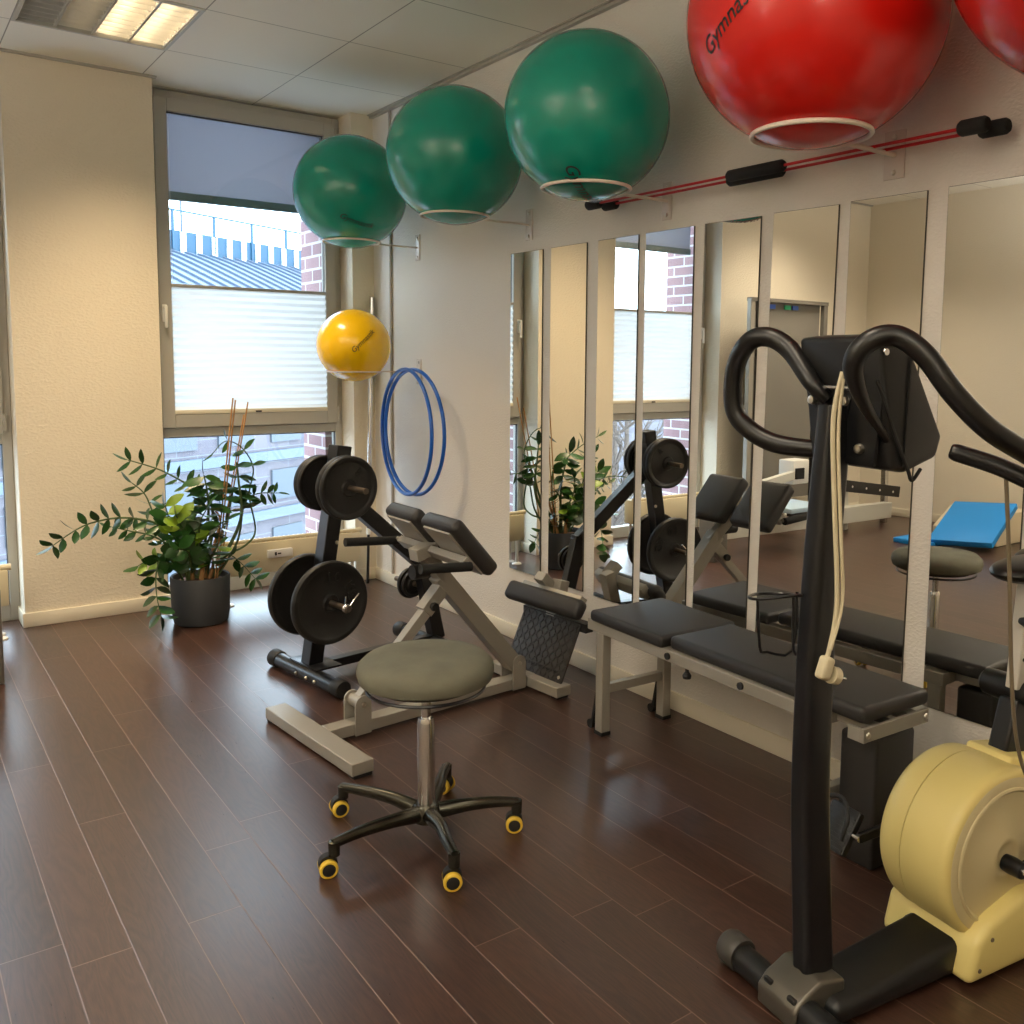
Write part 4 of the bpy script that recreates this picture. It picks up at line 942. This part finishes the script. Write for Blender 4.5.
gb((-1.2, 5.1, .0), (-1.2, 5.1, 1.2), .03, .03, 'weight_rod', M['rubber'], up=(1, 0, 0))
# mats
t = thing('blue_mat', 'bright blue exercise mat sloping on a foam wedge by the far wall', 'exercise mat', (-1.85, 4.0, 0))
a = Vector((-2.11, 4.02, .30)); b_ = Vector((-1.53, 3.90, .055)); x = (b_-a).normalized(); y = Vector((0, 1, 0)); y = (y-x*y.dot(x)).normalized(); z = x.cross(y)
MB().box((a+b_)/2-Vector((-1.85, 4.0, 0)), ((b_-a).length, .50, .05), Matrix((x, y, z)).transposed(), bev=.006).build('mat_body', M['bluemat'], t)
tag(MB().box((-1.62, 4.25, .02), (.42, .32, .04), bev=.005).build('floor_mat', M['bluemat']), 'small blue mat flat on the floor, mostly under the sloping one', 'exercise mat')
w = MB().prism([(-2.42, .0), (-1.9, .0), (-1.9, .10), (-2.16, .26), (-2.42, .26)], 3.8, 4.36, bev=.01).build('foam_wedge', M['palefoam']); tag(w, 'beige foam wedge propping the sloping blue mat', 'foam wedge')

# ------------------------------------------------------------ outside
struct('ground', MB().box((0, 40, -7.05), (160, 68, .1)), M['street'], smooth=False)
OBa = math.radians(28)
t = thing('opposite_building', 'pale building across the street with ribbed metal roof and railing', 'building', (5, 20, -6.9), OBa)
MB().box((7, 6.0, 4.9), (32, 12, 9.8)).build('facade', M['oppwall'], t, smooth=False)
for k in range(7):
    MB().box((7, -.06, .7+1.35*k), (32, .14, .22)).build('ledge', M['roof'], t)
wm = MB()
for k in range(20):
    for j in range(6): wm.box((-8+1.6*k, -.03, 1.35+1.35*j), (1.0, .05, .7))
wm.build('window_rows', M['winglass'], t, smooth=False)['kind'] = 'stuff'
def roof_mb():
    mb = MB(); prev = None
    for i in range(9):
        a = i/8*PI/2.6; y, z = 2.9*math.sin(a)-.3, 9.75+1.05*(math.sin(a*1.15))
        cur = (mb.bm.verts.new((-9, y, z)), mb.bm.verts.new((23, y, z)))
        if prev: mb.bm.faces.new((prev[0], prev[1], cur[1], cur[0]))
        prev = cur
    return mb
roof_mb().build('curved_roof', M['roof'], t)
rb = MB()
for k in range(80):
    xx = -9+.4*k
    pts = [(xx, 2.9*math.sin(i/8*PI/2.6)-.3, 9.78+1.05*math.sin(i/8*PI/2.6*1.15)) for i in range(9)]
    for p, q in zip(pts, pts[1:]): rb.bar(p, q, .05, .05)
rb.build('roof_seams', M['roofrib'], t, smooth=False)['kind'] = 'stuff'
MB().box((7, -.35, 9.72), (32, .2, .16)).build('gutter', M['roof'], t)
MB().box((7, 2.95, 11.0), (32, .08, .75)).build('parapet', M['bluerail'], t)
sl = MB()
for k in range(64): sl.box((-9+.5*k, 2.9, 11.0), (.16, .05, .7))
sl.build('parapet_slats', M['white'], t)['kind'] = 'stuff'
rl = MB().box((7, 2.9, 11.85), (32, .04, .04))
for k in range(25): rl.box((-9+1.3*k, 2.9, 11.4), (.06, .05, .95))
rl.build('railing', M['bluerail'], t, smooth=False)['kind'] = 'stuff'
an = MB().box((4.2, 5, 12.4), (.04, .04, 1.6)).box((4.2, 5, 13.0), (.7, .03, .03)).box((4.9, 5, 12.5), (.04, .04, 1.8))
an.build('antenna', M['roofrib'], t, smooth=False)
# low building beyond the second window
t = thing('distant_building', 'low pale building beyond the bare trees, seen in the mirrors', 'building', (-24, 34, -7), -.5)
MB().box((0, 4, 3.2), (30, 8, 6.4)).build('facade', M['oppwall'], t, smooth=False)
MB().prism([(-15.4, 6.4), (15.4, 6.4), (13, 8.4), (-13, 8.4)], 0, 8).build('roof', mat('red brown roof', srgb(170, 120, 105), .8), t, smooth=False)
def tree(x, y, h, lab, seed):
    random.seed(seed); t = thing('bare_tree', lab, 'tree', (x, y, -7), group='bare trees outside the second window')
    tr = MB(); brn = MB()
    tr.tube([(0, 0, 0), (.1, .05, h*.3), (-.05, .1, h*.6), (.1, 0, h)], [.16, .13, .08, .02], seg=8, smooth=4)
    def rec(p, d, L, r, k):
        q = p+d*L; brn.tube([p, p+d*L*.5+Vector((random.uniform(-.1, .1), random.uniform(-.1, .1), .05)), q], [r, r*.8, r*.5], seg=5, smooth=2)
        if k:
            for _ in range(4):
                rec(p+d*L*random.uniform(.35, 1), (d+Vector((random.uniform(-.9, .9), random.uniform(-.9, .9), random.uniform(-.2, .6)))).normalized(), L*.62, r*.5, k-1)
    for k in range(16):
        a = random.uniform(0, 6.28); z = h*random.uniform(.3, .95)
        rec(Vector((0, 0, z)), Vector((math.cos(a), math.sin(a), .8)).normalized(), h*.2*(1.25-z/h), .045, 2)
    tr.build('trunk', M['bark'], t); brn.build('branches', M['bark'], t)
tree(-9.0, 17.0, 8.6, 'bare tree outside the second window, left of the pair', 3)
tree(-11.5, 19.5, 9.2, 'bare tree outside the second window, right of the pair', 5)

# ------------------------------------------------------------ world, camera, view
w = bpy.data.worlds.new('World'); sc.world = w; w.use_nodes = True
bg = w.node_tree.nodes['Background']; bg.inputs[0].default_value = (.74, .87, 1, 1); bg.inputs[1].default_value = 10.0


f, cx, cy = 929.4165, 565.632, 453.277
yaw, pit, rol = .643293488, -.0990777399, .0112105601
fw = Vector((math.sin(yaw), math.cos(yaw), 0)); r = Vector((math.cos(yaw), -math.sin(yaw), 0)); u = Vector((0, 0, 1))
fw, u = fw*math.cos(pit)+u*math.sin(pit), u*math.cos(pit)-fw*math.sin(pit)
r, u = r*math.cos(rol)+u*math.sin(rol), u*math.cos(rol)-r*math.sin(rol)
cam = bpy.data.cameras.new('camera'); co = bpy.data.objects.new('camera', cam); col.objects.link(co)
co.matrix_world = Matrix.Translation((0, 0, 1.45)) @ Matrix((r, u, -fw)).transposed().to_4x4()
cam.sensor_width = 36; cam.sensor_fit = 'HORIZONTAL'; cam.lens = f*36/1024
cam.shift_x = (512-cx)/1024; cam.shift_y = (cy-512)/1024; cam.clip_start = .05; cam.clip_end = 300
sc.camera = co
sc.view_settings.view_transform = 'Standard'; sc.view_settings.look = 'None'; sc.view_settings.gamma = 1
sc.view_settings.use_curve_mapping = False; sc.view_settings.exposure = -.15
sc.cycles.max_bounces = 10; sc.cycles.diffuse_bounces = 5; sc.cycles.glossy_bounces = 6; sc.cycles.transparent_max_bounces = 12
sc.cycles.transmission_bounces = 6; sc.cycles.caustics_reflective = False; sc.cycles.caustics_refractive = False
sc.cycles.sample_clamp_indirect = 6; sc.cycles.use_denoising = True
